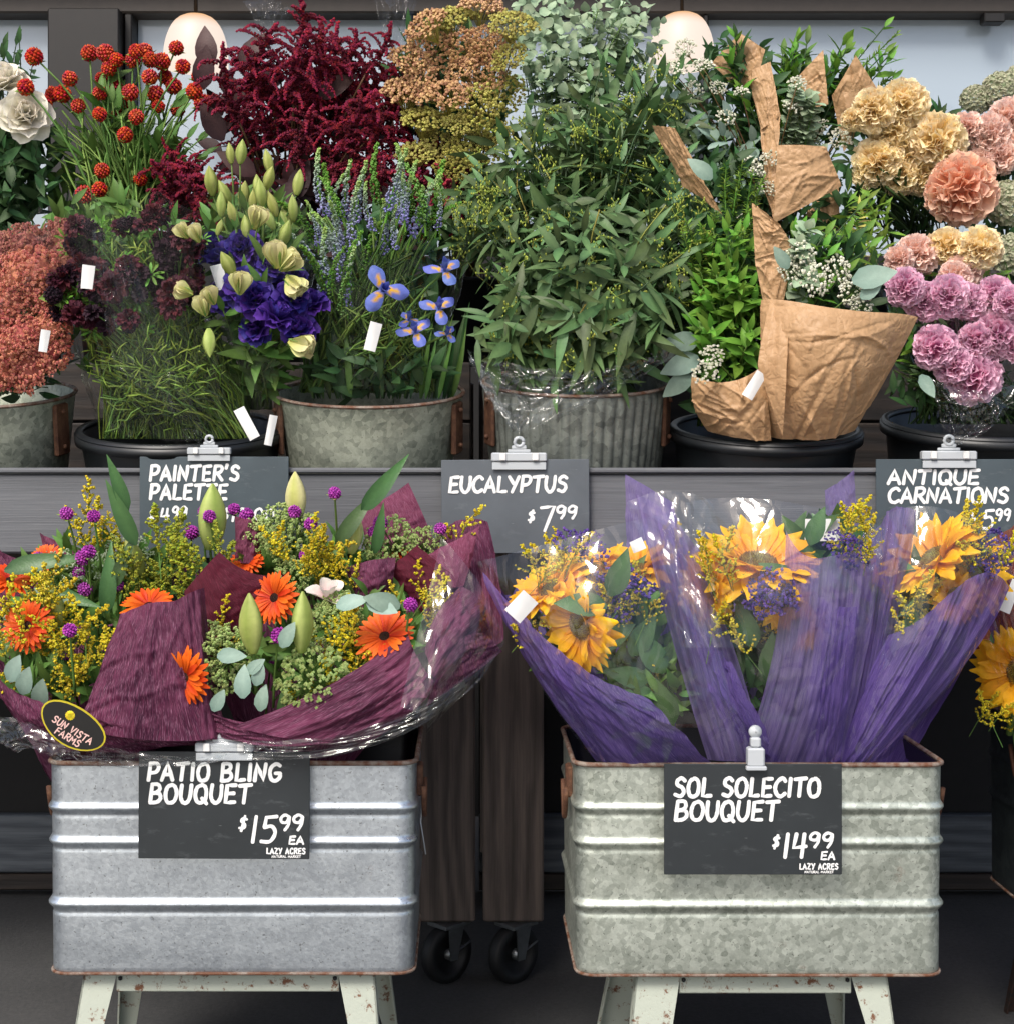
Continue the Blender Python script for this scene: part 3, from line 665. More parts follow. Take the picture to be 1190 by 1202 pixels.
def sign(label, x0, y0, x1, y1, d, lines, mat, logo=True, tilt=0.0, scr=True):
    s = d/F; o = W(x0, y0, d); wpx, hpx = x1-x0, y1-y0
    r_ = thing('price_sign', label, 'sign', W((x0+x1)/2, y1, d)); WMr = WM[r_.name]
    A = Matrix.Translation(o) @ Matrix.Rotation(tilt, 4, 'Y')
    place('sign_board', tbox(mat, 0, 0, -hpx*s, wpx*s, .003, 0, b=.0008), r_, A)
    t = T(m['ink']); t.smooth = False
    for a_ in lines: letters(t, *a_)
    if logo:
        letters(t, 'LAZY ACRES', wpx-50, hpx-6.5, 6.5, 1.7, 0, 1.5, 45)
        letters(t, 'NATURAL MARKET', wpx-44, hpx-2, 2.6, .7, 0, 1.2, 34)
    B = A @ Matrix(((s, 0, 0, 0), (0, -s, 0, 0), (0, 0, -s, 0), (0, 0, 0, 1)))
    B = A @ Matrix(((s, 0, 0, 0), (0, -s*.6, 0, 0), (0, 0, -s, 0), (0, 0, 0, 1)))
    t2 = T(m['ink']); t2.smooth = False; t2.addT(t, B)
    iv = np.array(A.inverted()); t2.v = [V @ iv[:3, :3].T+iv[:3, 3] for V in t2.v]
    place('lettering', t2, r_, A)
    return r_
def clip(label, px, py, d, side=False, sc=1.0):
    s = d/F*sc; o = W(px, py, d); r_ = thing('sign_clip', label, 'clip', o, 'clear plastic clips on the price signs'); M = Matrix.Translation(o)
    if side:
        place('clip_jaw', tbox(m['clip'], -10*s, -.012, -10*s, 10*s, .010, 12*s, b=2*s), r_, M)
        place('clip_jaw', tbox(m['clip'], -6*s, -.009, 12*s, 6*s, .007, 24*s, b=2*s), r_, M)
        V, Fc = lathe_vf([(.001, -4*s), (7*s, -3*s), (8*s, 0), (7*s, 3*s), (.001, 4*s)], 16); t = T(m['clip']); t.add(V, Fc, M=Matrix.Rotation(1.57, 4, 'X'))
        place('clip_knob', t, r_, M @ Matrix.Translation((0, 0, 30*s)))
        place('clip_lip', tbox(m['clip'], -12*s, -.014, -14*s, 12*s, -.002, -9*s, b=1*s), r_, M)
        return
    place('clip_bar', tbox(m['clip'], -34*s, -.009, -6*s, 34*s, .009, 5*s, b=1.5*s), r_, M)
    place('clip_plate', tbox(m['clip'], -33*s, -.007, -16*s, 33*s, -.0045, -7*s, b=.4*s), r_, M)
    for q in (-1, 1): place('hinge_peg', tbox(m['tag'], q*20*s-4*s, -.013, -5*s, q*20*s+4*s, -.0092, 5*s, b=1*s), r_, M)
    t = T(m['clip']); V, Fc = box_vf(-14*s, -.004, 5.2*s, 14*s, 0, 9*s, b=.8*s); t.add(V, Fc); V, Fc = box_vf(-9*s, -.004, 9.2*s, 9*s, 0, 14*s, b=.8*s); t.add(V, Fc); t.smooth = False
    place('clip_tab', t, r_, M)
    P = [Vector((math.cos(a_*.5236)*5.5*s, -.002, 18*s+math.sin(a_*.5236)*5.5*s)) for a_ in range(13)]
    place('clip_ring', ttube(m['clip'], P, 2.4*s, 6), r_, M)
#@@STRUCT
# ================================================================== the setting
def plane_T(mat, x0, x1, y0, y1, z=0): t = T(mat); t.add([(x0, y0, z), (x1, y0, z), (x1, y1, z), (x0, y1, z)], [(0, 1, 2, 3)]); return t
struct('ground', plane_T(m['ground'], -200, 200, -200, 200))
struct('bounce_paving', plane_T(m['concrete'], -60, 60, -40, 1.3, .004))  # added out of view to brighten tub reflections and bounce fill light
YW = 4.75
def zpx(py, d): return H-(py-CY)*d/F
def xpx(px, d): return (px-CX)*d/F
# shop front: dark wall below, windows with a dark bronze frame, taupe header above
sf = thing('shop_front', 'dark shop front with a wide pale window behind the flower displays', 'building', (0, YW, 0))
zs = zpx(300, YW)
place('wall', tbox(m['wall'], -6, YW, 0, 6, YW+.2, zs), sf)
zt = zpx(20, YW)
place('header', tbox(m['header'], -6, YW-.05, zt, 6, YW+.2, zt+.11, b=.006), sf)
place('header_beam', tbox(m['frame'], -6, YW-.14, zt+.112, 6, YW+.2, zt+1.3, b=.01), sf)
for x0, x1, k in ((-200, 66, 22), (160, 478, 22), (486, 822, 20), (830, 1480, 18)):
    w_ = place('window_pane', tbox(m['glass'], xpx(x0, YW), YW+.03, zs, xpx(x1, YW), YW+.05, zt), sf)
for x0, x1, dp in ((67, 149, .11), (150, 159, .05), (479, 485, .04), (823, 829, .04)):
    place('window_mullion', tbox(m['frame'], xpx(x0, YW), YW-dp, zs, xpx(x1, YW), YW+.06, zt-.001, b=.004), sf)
place('window_latch', tbox(m['frame'], xpx(1148, YW), YW-.06, zt-.03, xpx(1172, YW), YW-.01, zt-.001, b=.003), sf)
for px, py, lb in ((230, 17, 'lit dome lamp glowing warm above the red globe flowers'), (800, 15, 'lit dome lamp glowing warm above the eucalyptus')):
    l_ = thing('dome_lamp', lb, 'lamp', W(px, py, 4.55), 'dome lamps hanging at the window'); s = 4.55/F
    t = T(m['lamp']); pr = []
    for i in range(12):
        q = i/11; pr.append((s*(38*math.sin(min(1, q*1.1+.02)*1.57)**.6), -s*62*(1-math.cos(q*1.57))**.85))
    V, Fc = lathe_vf(pr, 32); t.add(V, Fc, 0, [max(0, 1+z/(s*16)) for _, _, z in V]); place('lamp_shade', t, l_, WM[l_.name])
    place('lamp_rod', ttube(m['frame'], [(0, 0, 0), (0, 0, .5)], .006, 8), l_, WM[l_.name])

# ------------------------------------------------------------------ two wheeled display carts
def cart(label, x0, x1, legs, lower):
    r_ = thing('display_cart', label, 'display cart', ((x0+x1)/2, 3.2, 0), 'wheeled wooden display carts')
    za, zb = zpx(649, 2.9), zpx(556, 2.9)
    place('apron_board', tbox(m['grey_wood'], x0, 2.88, za, x1, 2.915, zb, b=.004), r_)
    place('edge_lip', tbox(m['grey_wood'], x0+.001, 2.872, zb+.001, x1-.001, 2.93, zb+.011, b=.003), r_)
    tl = math.radians(11)
    for i in range(4):        # sloping shelf slats
        c_ = Vector(((x0+x1)/2, 3.0+i*.13, .962+.025+i*.13*math.tan(tl)))
        place('shelf_slat', tbox(m['dark_wood'], -(x1-x0)/2+.01, -.058, -.012, (x1-x0)/2-.01, .058, .012, b=.003), r_, Matrix.Translation(c_) @ Matrix.Rotation(tl, 4, 'X'))
    # riser behind the front row, upper shelf
    for i in range(3):
        place('riser_board', tbox(m['dark_wood'], x0+.01, 3.47, .93+i*.135, x1-.01, 3.49, .93+i*.135+.13, b=.003), r_)
    for i in range(3): place('upper_slat', tbox(m['dark_wood'], x0+.01, 3.492+i*.14, 1.31, x1-.01, 3.492+i*.14+.13, 1.333, b=.003), r_)
    for lx in legs:
        sgn = 1
        place('leg', tbox(m['post_wood'], lx[0], 3.28, zpx(1083, 3.28), lx[1], 3.335, .945, b=.004), r_)
        place('leg', tbox(m['post_wood'], lx[0], 3.83, zpx(1083, 3.28), lx[1], 3.885, 1.30, b=.004), r_)
        for yy, yo in ((3.31, 0), (3.855, 1)):
            castor(r_, (lx[0]+lx[1])/2, yy, zpx(1083, 3.28), lx[2])
    if lower:
        place('lower_board', tbox(m['low_wood'], x0+.005, 3.9, zpx(1025, 3.9), x1-.005, 3.93, zpx(957, 3.9), b=.004), r_)
        place('back_panel', tbox(m['wall'], x0+.005, 3.935, zpx(1046, 3.93), x1-.005, 3.96, 1.3), r_)
        place('bottom_rail', tbox(m['dark_wood'], x0+.005, 3.905, zpx(1046, 3.9), x1-.005, 3.93, zpx(1027, 3.9), b=.003), r_)
        place('cross_rail', tbox(m['dark_wood'], x0+.01, 3.34, .80, x1-.01, 3.37, .93, b=.003), r_)
    return r_
def castor(r_, x, y, zt_, off):
    c_ = Vector((x+off, y-.02, .062)); rr = .062
    M = Matrix.Translation(c_) @ Matrix.Rotation(math.radians(42), 4, 'Z') @ Matrix.Rotation(math.radians(90), 4, 'X')
    V, Fc = lathe_vf([(rr*.62, -.015), (rr*.95, -.015), (rr, -.009), (rr, .009), (rr*.95, .015), (rr*.62, .015), (rr*.6, .006), (.006, .006), (.006, -.006), (rr*.6, -.006), (rr*.62, -.015)], 36)
    t = T([m['rubber']]); t.add(V, Fc); wh = place('castor_wheel', t, r_, M)
    V, Fc = lathe_vf([(.0005, -.02), (.012, -.02), (.012, .02), (.0005, .02)], 14); t = T(m['chrome']); t.add(V, Fc); place('axle', t, wh, M)
    A = Matrix.Translation(c_) @ Matrix.Rotation(math.radians(42), 4, 'Z'); t = T(m['chrome']); t.smooth = False
    for q in (-1, 1):
        V = [(-.008, q*.021, -.01), (.012, q*.021, -.01), (.030, q*.021, zt_-c_.z-.01), (-.012, q*.021, zt_-c_.z-.01)]
        V += [(a_, b_+q*.003, c2) for a_, b_, c2 in V]; t.add(V, [(0, 1, 2, 3), (7, 6, 5, 4), (0, 4, 5, 1), (1, 5, 6, 2), (2, 6, 7, 3), (3, 7, 4, 0)])
    V, Fc = box_vf(-.028, -.03, zt_-c_.z-.0095, .045, .03, zt_-c_.z-.001, b=.001); t.add(V, Fc)
    place('castor_fork', t, r_, A)
    place('brake_lever', tbox(m['chrome'], .006, -.018, -.004, .06, .018, 0, b=.001, M=Matrix.Rotation(-.35, 4, 'Y')), r_, A)
XJ = xpx(563, 2.9)
cart('left dark wooden display cart on castors, under the eucalyptus and everything left of it', -2.1, XJ-.004, ((xpx(490, 3.28), xpx(558, 3.28), 0.0), (-2.05, -1.93, 0)), True)
cart('right dark wooden display cart on castors, under the kraft paper greens and carnations', XJ+.004, 2.2, ((xpx(567, 3.28), xpx(638, 3.28), 0.0), (2.05, 2.17, 0)), True)

# ------------------------------------------------------------------ buckets on the sloping shelf
TILT = math.radians(11); AX = Vector((0, -math.sin(TILT), math.cos(TILT)))
BK = {}
def bucket(key, name, label, cat, px, py, d, rpx, hgt, kind, rb=.8, group=None):
    s = d/F; r = rpx*s; c = W(px, py, d); base = c-AX*hgt
    r_ = thing(name, label, cat, base, group); M = Matrix.Translation(base) @ Matrix.Rotation(TILT, 4, 'X')
    k = 416 if kind == 'fluted' else 56
    fn = (lambda a_, z: 1+.03*abs(math.sin(a_*26))*(1 if .02 < z < hgt-.015 else 0)) if kind == 'fluted' else None
    r0 = r*rb
    def rad(q): return r0+(r-r0)*q
    pr = [(.001, .004), (r0*.96, .004), (r0, 0)]+[(rad(q)-.0, hgt*q) for q in (.03, .06, .2, .35, .5, .65, .8, .93, .97, 1.0)]+[(rad(.97)-.004, hgt*.985), (rad(.5)-.004, hgt*.5), (rad(.1)-.004, .012), (.001, .012)]
    mat = {'plain': m['galv_bucket'], 'fluted': m['galv_fluted'], 'black': m['blackpl']}[kind]
    t = T(mat); t.add(*lathe_vf(pr, k, fn)); place('bucket_body', t, r_, M)
    rm = {'plain': 'rust', 'fluted': 'rust', 'black': 'blackpl'}[kind]; rw = .0045 if kind != 'black' else .008
    t = T(m[rm]); t.add(*lathe_vf([(r+rw*math.cos(a_*.785), hgt+rw*.8*math.sin(a_*.785)) for a_ in range(9)], k)); place('bucket_rim', t, r_, M)
    if kind == 'black':
        t = T(mat); t.add(*lathe_vf([(r-.002, hgt-.02), (r+.009, hgt-.02), (r+.010, hgt-.002), (r-.001, hgt-.002)], k)); place('rim_skirt', t, r_, M)
    else:
        for q in (-1, 1):
            A = M @ Matrix.Rotation(-.35*q if q > 0 else math.pi+.35, 4, 'Z')
            t = T(m['rust_ear']); t.smooth = False; V, Fc = box_vf(rad(.8)+.001, -.022, hgt*.55, rad(.95)+.006, .022, hgt*.96, b=.003); t.add(V, Fc)
            e_ = place('handle_ear', t, r_, A)
            t = T(m['rust_ear'])
            for zz in (.62, .9): blob(t, (rad(.95)+.008, 0, hgt*zz), .006, kind=ICO)
            place('rivet', t, e_, A)
    BK[key] = (c, r, base); return r_
bucket('coral', 'zinc_bucket', 'mottled zinc bucket at the left edge holding the coral yarrow', 'bucket', -18, 462, 3.08, 104, .25, 'plain')
bucket('scab', 'plastic_bucket', 'round black plastic bucket under the dark scabiosa, behind the palette sign', 'bucket', 213, 503, 3.06, 117, .2, 'black', .86, 'black plastic buckets on the shelf')
bucket('iris', 'zinc_bucket', 'plain zinc bucket with rusty rim holding the veronica and iris', 'bucket', 434, 460, 3.08, 110, .25, 'plain')
bucket('euc', 'fluted_bucket', 'fluted zinc bucket with vertical ribs holding the eucalyptus', 'bucket', 676, 448, 3.08, 108, .26, 'fluted', .86)
bucket('kraft', 'plastic_bucket', 'round black plastic bucket holding greenery wrapped in kraft paper', 'bucket', 898, 503, 3.06, 107, .2, 'black', .86, 'black plastic buckets on the shelf')
bucket('pink', 'plastic_bucket', 'round black plastic bucket under the pink carnations at the right', 'bucket', 1150, 497, 3.06, 108, .2, 'black', .86, 'black plastic buckets on the shelf')
for key, px, lb in (('b1', 20, 'dark bucket on the upper shelf behind the coral yarrow'), ('b2', 150, 'dark bucket on the upper shelf under the red globe flowers'), ('b3', 350, 'dark bucket on the upper shelf under the amaranth'), ('b4', 545, 'dark bucket on the upper shelf under the brown seed heads'), ('b6', 1080, 'dark bucket on the upper shelf under the yellow carnations')):
    c = Vector((xpx(px, 3.68), 3.68, 1.53)); r_ = thing('plastic_bucket', lb, 'bucket', (c.x, 3.68, 1.334), 'black plastic buckets on the upper shelf')
    t = T(m['blackpl']); t.add(*lathe_vf([(.001, .003), (.10, .003), (.12, .19), (.128, .19), (.128, .2), (.117, .2), (.098, .01), (.001, .01)], 32)); place('bucket_body', t, r_, Matrix.Translation((c.x, 3.68, 1.334)))
    BK[key] = (c, .11, c-Vector((0, 0, .19)))

# ------------------------------------------------------------------ galvanised tubs on enamel stands
def rrect(cx, cy, hw, hd, rc, k=9):
    P = []
    for qx, qy, a0 in ((1, -1, -90), (1, 1, 0), (-1, 1, 90), (-1, -1, 180)):
        for i in range(k):
            a_ = math.radians(a0+90*i/(k-1)); P.append((cx+qx*(hw-rc)+rc*math.cos(a_), cy+qy*(hd-rc)+rc*math.sin(a_)))
    return P
def tub(label, x0, x1, yt, yb, d, mat, beads, inset, stand=None, dep=.34):
    s = d/F; X0, X1 = xpx(x0, d), xpx(x1, d); zt_, zb = zpx(yt, d), zpx(yb, d); cx, cy, hw, hd = (X0+X1)/2, d+dep/2, (X1-X0)/2, dep/2
    r_ = thing('galvanised_tub', label, 'tub', (cx, cy, zb)); hh = zt_-zb; rc = .032
    lev = [(0, -.002), (.006, 0)]
    zz = .012
    while zz < hh-.004:
        o = 0
        for bz, bw, bh in beads:
            q = (zz-(hh-bz*s))/(bw*s)
            if abs(q) < 1: o += bh*(math.cos(q*math.pi)*.5+.5)
            q2 = (zz-(hh-bz*s)+bw*s*1.25)/(bw*s*.5)
            if abs(q2) < 1: o -= bh*.22*(math.cos(q2*math.pi)*.5+.5)
        lev.append((zz, o)); zz += .0028
    lev.append((hh, .001))
    V = []
    for z, o in lev:
        k = 1-(1-z/hh)*inset; V += [(x, y, zb+z) for x, y in rrect(cx, cy, hw*k+o, hd*k+o, rc)]
    n0 = 36; t = T(mat); Fc = grid_faces(n0, len(lev), True); Fc.append(tuple(range(n0-1, -1, -1))); t.add(V, Fc)
    # dents: gentle, wide
    A = t.v[0]; r2 = np.random.RandomState(int(abs(x0)))
    for _ in range(9):
        cxd, czd = r2.uniform(X0, X1), r2.uniform(zb, zt_); g = np.exp(-(((A[:, 0]-cxd)/.06)**2+((A[:, 2]-czd)/.035)**2)); A[:, 1] += g*r2.uniform(-.001, .0025)*(A[:, 1] < cy)
    joined(r_, 'tub_body', t)
    V = []
    for z, k in ((zt_-.002, .985), (zb+.15, .95)): V += [(x, y, z) for x, y in rrect(cx, cy, hw*k, hd*k, rc)]
    t = T(m['inner']); t.add(V, grid_faces(n0, 2, True)+[tuple(range(n0, 2*n0))]); joined(r_, 'tub_liner', t)
    P = rrect(cx, cy, hw+.001, hd+.001, rc); P = [Vector((x, y, zt_)) for x, y in P]; P.append(P[0]); P.append(P[1])
    t = T(m['rust']); t.add(*tube_vf(P, .0042, 8, False)); joined(r_, 'tub_rim', t)
    k = 1-inset; P = [Vector((x, y, zb+.002)) for x, y in rrect(cx, cy, hw*k+.001, hd*k+.001, rc)]; P += P[:2]
    t = T(m['rust']); t.add(*tube_vf(P, .0028, 6, False)); joined(r_, 'bottom_seam', t)
    for q in (-1, 1):
        ex = cx+q*(hw+.004); M = Matrix.Translation((ex, cy-.08, zt_-.03))
        e_ = place('handle_bracket', tbox(m['rust_ear'], -.006, -.02, -.04, .006, .02, .012, b=.003), r_, M)
        P = [Vector((q*.008, -.035+.07*i/8, -.02-.055*math.sin(math.pi*i/8))) for i in range(9)]
        place('handle', ttube(m['rust_ear'], P, .0045, 8), e_, M)
    return r_, (cx, cy, hw, hd, zt_, zb)
def stand(label, lx, rx, d, zb, cx, cy, hd, mt='enamel'):
    """pressed enamel stand: splayed legs joined by aprons"""
    r_ = thing('enamel_stand', label, 'stand', (cx, cy, 0), 'white enamel stands under the tubs'); s = d/F
    # lx = outer/inner px at the top of the left leg, then outer/inner at py 1202
    for side, (ot, it, ob, ib) in ((0, lx), (1, rx)):
        for yf in (0, 1):
            y0 = d+.02 if not yf else cy+hd-.02; kk = 1
            xo, xi, xob, xib = [xpx(q, d) for q in (ot, it, ob, ib)]
            dz = (zb-.004)-zpx(1202, d); g = (zb-.004)/dz
            xo2 = xo+(xob-xo)*g; xi2 = xi+(xib-xi)*g; sy = -.06 if not yf else .10; yq = .0025
            if yf: sy, g2 = .11, 1
            V = [(xo, y0, zb-.004), (xi, y0, zb-.004), (xi2, y0+sy, 0), (xo2, y0+sy, 0)]; q = 1 if yf else -1
            sg = 1 if side else -1
            W3 = .028
            V2 = [(xo, y0+W3*-q, zb-.004), (xo2, y0+sy+W3*.5*-q, 0)]   # return flange
            V += [(a_, b_+.003, c_) for a_, b_, c_ in V]; Fq = [(0, 1, 2, 3), (7, 6, 5, 4), (0, 4, 5, 1), (1, 5, 6, 2), (2, 6, 7, 3), (3, 7, 4, 0)]
            t = T(m[mt]); t.smooth = False; t.add(V, Fq)
            U = [(xo, y0, zb-.004), (xo2, y0+sy, 0), V2[1], V2[0]]; U += [(a_-sg*.003, b_, c_) for a_, b_, c_ in U]; t.add(U, Fq)
            joined(r_, 'leg', t)
    for y0 in (d+.021, cy+hd-.02):
        a_, b_ = xpx(lx[1]-3, d), xpx(rx[1]+3, d)
        t = T(m[mt]); t.smooth = False; V, Fc = box_vf(a_+.003, y0+.001, zb-.034, b_-.003, y0+.004, zb-.004, b=.0008); t.add(V, Fc)
        V, Fc = box_vf(a_+.003, y0+.005, zb-.036, b_-.003, y0+.022, zb-.033); t.add(V, Fc); ap = joined(r_, 'apron', t)
        t = T(m['rubber'])
        for px_ in (lx[1]+4, rx[1]-4): blob(t, (xpx(px_, d), y0-.001, zb-.012), .004, kind=ICO)
        t.v = [V_-np.array(WM[ap.name].translation) for V_ in t.v]; place('rivet', t, ap, WM[ap.name])
    for lxv in (lx, rx):
        xa = xpx((lxv[0]+lxv[1])/2, d); t = T(m[mt]); t.smooth = False; V, Fc = box_vf(xa-.0015, d+.03, zb-.034, xa+.0015, cy+hd-.03, zb-.004); t.add(V, Fc); joined(r_, 'side_rail', t)
tb1, g1 = tub('bright galvanised steel tub holding the burgundy wrapped patio bouquets', 55, 488, 896, 1145, 2.5, m['galv'], ((53, 7, .0045), (93, 7, .0045), (166, 8, .0055)), .010)
stand('white enamel stand with splayed legs under the bright left tub', (95, 134, 88, 122), (439, 396, 444, 408), 2.5, g1[5], g1[0], g1[1], g1[3])
tb2, g2 = tub('greenish mottled galvanised tub holding the purple wrapped sunflower bouquets', 675, 1110, 898, 1147, 2.5, m['galv_old'], ((51, 7, .0045), (92, 7, .0045), (166, 8, .0055)), .010)
stand('white enamel stand with splayed legs under the greenish right tub', (748, 800, 741, 790), (1045, 1002, 1050, 1016), 2.5, g2[5], g2[0], g2[1], g2[3])
tb3, g3 = tub('dark weathered tub cut off by the right edge, under the orange wrapped sunflowers', 1212, 1560, 852, 1074, 2.78, m['galv_dark'], ((60, 7, .004), (110, 7, .004)), .01, dep=.25)
stand('dark legged stand under the weathered tub at the right edge', (1262, 1285, 1258, 1278), (1550, 1510, 1556, 1520), 2.78, g3[5], g3[0], g3[1], g3[3], 'dark_steel')
# retractable cord hanging from the left tub's handle
t = ttube(m['clip'], [W(492, 905, 2.6), W(496, 940, 2.6), W(494, 965, 2.6), W(500, 1003, 2.6)], .0012, 5)
o = place('cord', t); o['label'] = 'thin pale cord dangling from the right handle of the left tub'; o['category'] = 'cord'

# ------------------------------------------------------------------ signs
SG = 2.47
sign('slate sign lettered PATIO BLING BOUQUET in front of the left tub', 163, 882, 364, 1008, SG, [('PATIO BLING', 11, 34, 20, 4.6, .05, 1.3, 155), ('BOUQUET', 13, 60, 21, 4.6, .05, 1.2, 118), ('$', 118, 93, 17, 3.2, .05), ('15', 131, 106, 30, 4.4, .05, .9), ('99', 165, 92, 18, 3.6, .05, .9, 27), ('EA', 177, 108, 9, 2.6, .05, 1, 17)], m['board'], tilt=math.radians(.3))
sign('slate sign lettered SOL SOLECITO BOUQUET in front of the right tub', 779, 897, 988, 1027, SG, [('SOL SOLECITO', 12, 38, 21, 4.6, .05, 1.1, 170), ('BOUQUET', 13, 66, 22, 4.6, .05, 1.1, 120), ('$', 127, 99, 15, 3.2, .05), ('14', 139, 110, 28, 4.4, .05, .9, 27), ('99', 169, 98, 17, 3.6, .05, .8, 28), ('EA', 184, 112, 9, 2.4, .05, 1, 16)], m['board'])
SD = 2.862
sign("slate sign lettered PAINTER'S PALETTE partly hidden by the patio flowers", 164, 536, 339, 655, SD, [("PAINTER'S", 12, 28, 17, 4.0, .05, 1.2, 104), ('PALETTE', 12, 50, 17, 4.0, .05, 1.2, 90), ('$', 11, 75, 13, 3, .05), ('4', 24, 77, 16, 3, .05), ('99', 38, 72, 13, 2.8, .05), ('- $12.00', 74, 76, 15, 3, .05, 1, 84)], m['board_teal'], logo=False)
sign('slate sign lettered EUCALYPTUS with its $7.99 price on the cart edge', 518, 540, 691, 650, SD, [('EUCALYPTUS', 9, 38, 18, 4.0, .05, .95, 137), ('$', 101, 74, 14, 3, .05), ('7', 114, 83, 27, 3.8, .05), ('99', 133, 70, 15, 3.2, .05, .8, 24)], m['board_grey'], logo=False, tilt=math.radians(-.4))
sign('slate sign lettered ANTIQUE CARNATIONS at the right end of the cart edge', 1028, 539, 1206, 652, SD, [('ANTIQUE', 14, 29, 16, 4.0, .05, 1.0, 106), ('CARNATIONS', 14, 51, 17, 4.0, .05, .85, 140), ('$', 110, 74, 13, 3, .05), ('5', 124, 82, 22, 3.4, .05), ('99', 140, 72, 13, 2.8, .05)], m['board_teal'])
clip('plastic clip gripping the top of the patio bling sign', 264, 876, SG)
clip('plastic clip seen side on at the top of the sol solecito sign', 886, 889, SG, True)
clip("plastic clip on the painter's palette sign", 246, 529, SD, sc=.75)
clip('plastic clip on the eucalyptus sign', 609, 536, SD, sc=.95)
clip('plastic clip on the antique carnations sign', 1113, 534, SD, sc=.95)
# ================================================================== flowers and greenery
CR = .010
FWD = Vector((0, -1, .45))
def facing(s=.4, up=.45): return (Vector((0, -1, up))+rv(s)).normalized()
def stems(root, base, tips, mat, r=.0022, bow=.25, spread=.03, name='stem', curve=None):
    out = []
    for tp in tips:
        b = base+Vector((R.uniform(-1, 1)*spread, R.uniform(-1, 1)*spread, 0)); P = stem_to(b, tp, bow)
        place(name, offset_T(ttube(m[mat], P, [r*(1.15-.4*i/6) for i in range(7)], 5), root), root, Matrix.Translation(WM[root.name].translation)); out.append(P)
    return out
def heads(root, name, tpls, pts, size=1.0, vary=.15, dirf=None, children=None):
    for i, p in enumerate(pts):
        d = dirf(p) if dirf else facing(); M = fr(p, d, s=size*R.uniform(1-vary, 1+vary)); o = place(name, tpls[i % len(tpls)], root, M)
        if children:
            for cn, ct in children: place(cn, ct, o, M)
def leafy(root, base, blobs, n_, tpls, per, stem='stem', s0=.35, limit=300, pair=False, spread=.75, droop=.05, r=.0018, jitr=.35, bow=.3, name='leaf', size=1.0, bsp=.05):
    Ms = []; wts = [b[3]*b[4] for b in blobs]
    tips = [inblob(R.choices(blobs, wts)[0]) for _ in range(n_)]
    for P in stems(root, base, tips, stem, r, bow, bsp): Ms += leaf_run(P, s0, per, size, droop, spread, pair, jitr)
    scatter(root, name, tpls, Ms, limit); return Ms
def fill_leaves(root, blobs, n_, tpls, size=1.0, name='filler_leaves', up=.5):
    t = T(tpls[0].mats); wts = [b[3]*b[4] for b in blobs]
    for i in range(n_):
        p = inblob(R.choices(blobs, wts)[0]); y = Vector((R.gauss(0, .6), R.gauss(0, .4)-.2, up+R.gauss(0, .5)))
        t.addT(tpls[i % len(tpls)], lf(p, y, Vector((0, -1, .4))+rv(.6), size*R.uniform(.7, 1.3)))
    joined(root, name, t, True)
def grassy(root, base, blobs, n_, mat, r=.0012, name='fine_stems', bow=.3, bs=.09):
    t = T(m[mat]); wts = [b[3]*b[4] for b in blobs]
    for _ in range(n_):
        tp = inblob(R.choices(blobs, wts)[0]); P = stem_to(base+Vector((R.uniform(-bs, bs), R.uniform(-.05, .05), 0)), tp, bow); P = [P[0]]+[jit(p, .006) for p in P[1:]]
        t.add(*tube_vf(P, r*R.uniform(.6, 1.3), 3, False), t=R.random())
    joined(root, name, t, True)
def wrapcone(root, key_or_base, top, r0, r1, mat='cello', th0=-200, th1=20, name='cellophane', **k):
    joined(root, name, cone_T(m[mat], key_or_base, top, r0, r1, th0, th1, **k))
def panel(root, c, mat, bulge=.02, name='wrap_sheet', **k):
    return joined(root, name, sheet_T(m[mat], quadp(c, bulge) if len(c) == 4 and len(c[0]) == 3 and not isinstance(c[0][0], tuple) else gridp(c), **k))
def tagq(root, px, py, d, wd, ht, rot=0, lean=0, name='price_tag_glare', mat='tag'):  # blank white tags; their white mostly stands in for reflections
    s = d/F; t = T(m[mat]); V = []
    for j in range(4):
        for i in range(4): V.append(((i/3-.5)*wd*s, -.004*math.sin(i+j*.5), (j/3-.5)*ht*s))
    t.add(V, grid_faces(4, 4)); place(name, t, root, Matrix.Translation(W(px, py, d)) @ Matrix.Rotation(rot, 4, 'Y') @ Matrix.Rotation(lean, 4, 'Z'))

LZ = [leaf_T(m['euc'], .074*k, .0165*k2, .2, c, 6, .8) for k, k2, c in ((1, 1, .3), (1.25, 1, .5), (.8, 1.15, .1))]
LZ2 = [leaf_T(m['leaf_dark'], .05, .017, .25, c, 5, .8) for c in (.2, .5)]
LB = [leaf_T(m['leaf_bright'], .045, .016, .25, c, 5, .8) for c in (.2, .5)]
LG = [leaf_T(m['leaf'], .06, .018, .25, c, 6, .8) for c in (.2, .6)]
LBIG = [leaf_T(m['lily_leaf'], .09, .042, .2, c, 7, .75) for c in (.3, .7)]
RND = [leaf_T(m['euc_silver'], .034, .03, .12, c, 5, .7, .6) for c in (.1, .4)]
RNDP = [leaf_T(m['euc_pale'], .02, .018, .15, c, 4, .7, .6) for c in (.1, .4)]
SILV = [leaf_T(m['euc_silver'], .062, .034, .1, c, 6, .75, .8) for c in (.1, .5)]
CED = [leaf_T(m['cedar'], .016, .0045, .2, .2, 3, .8)]

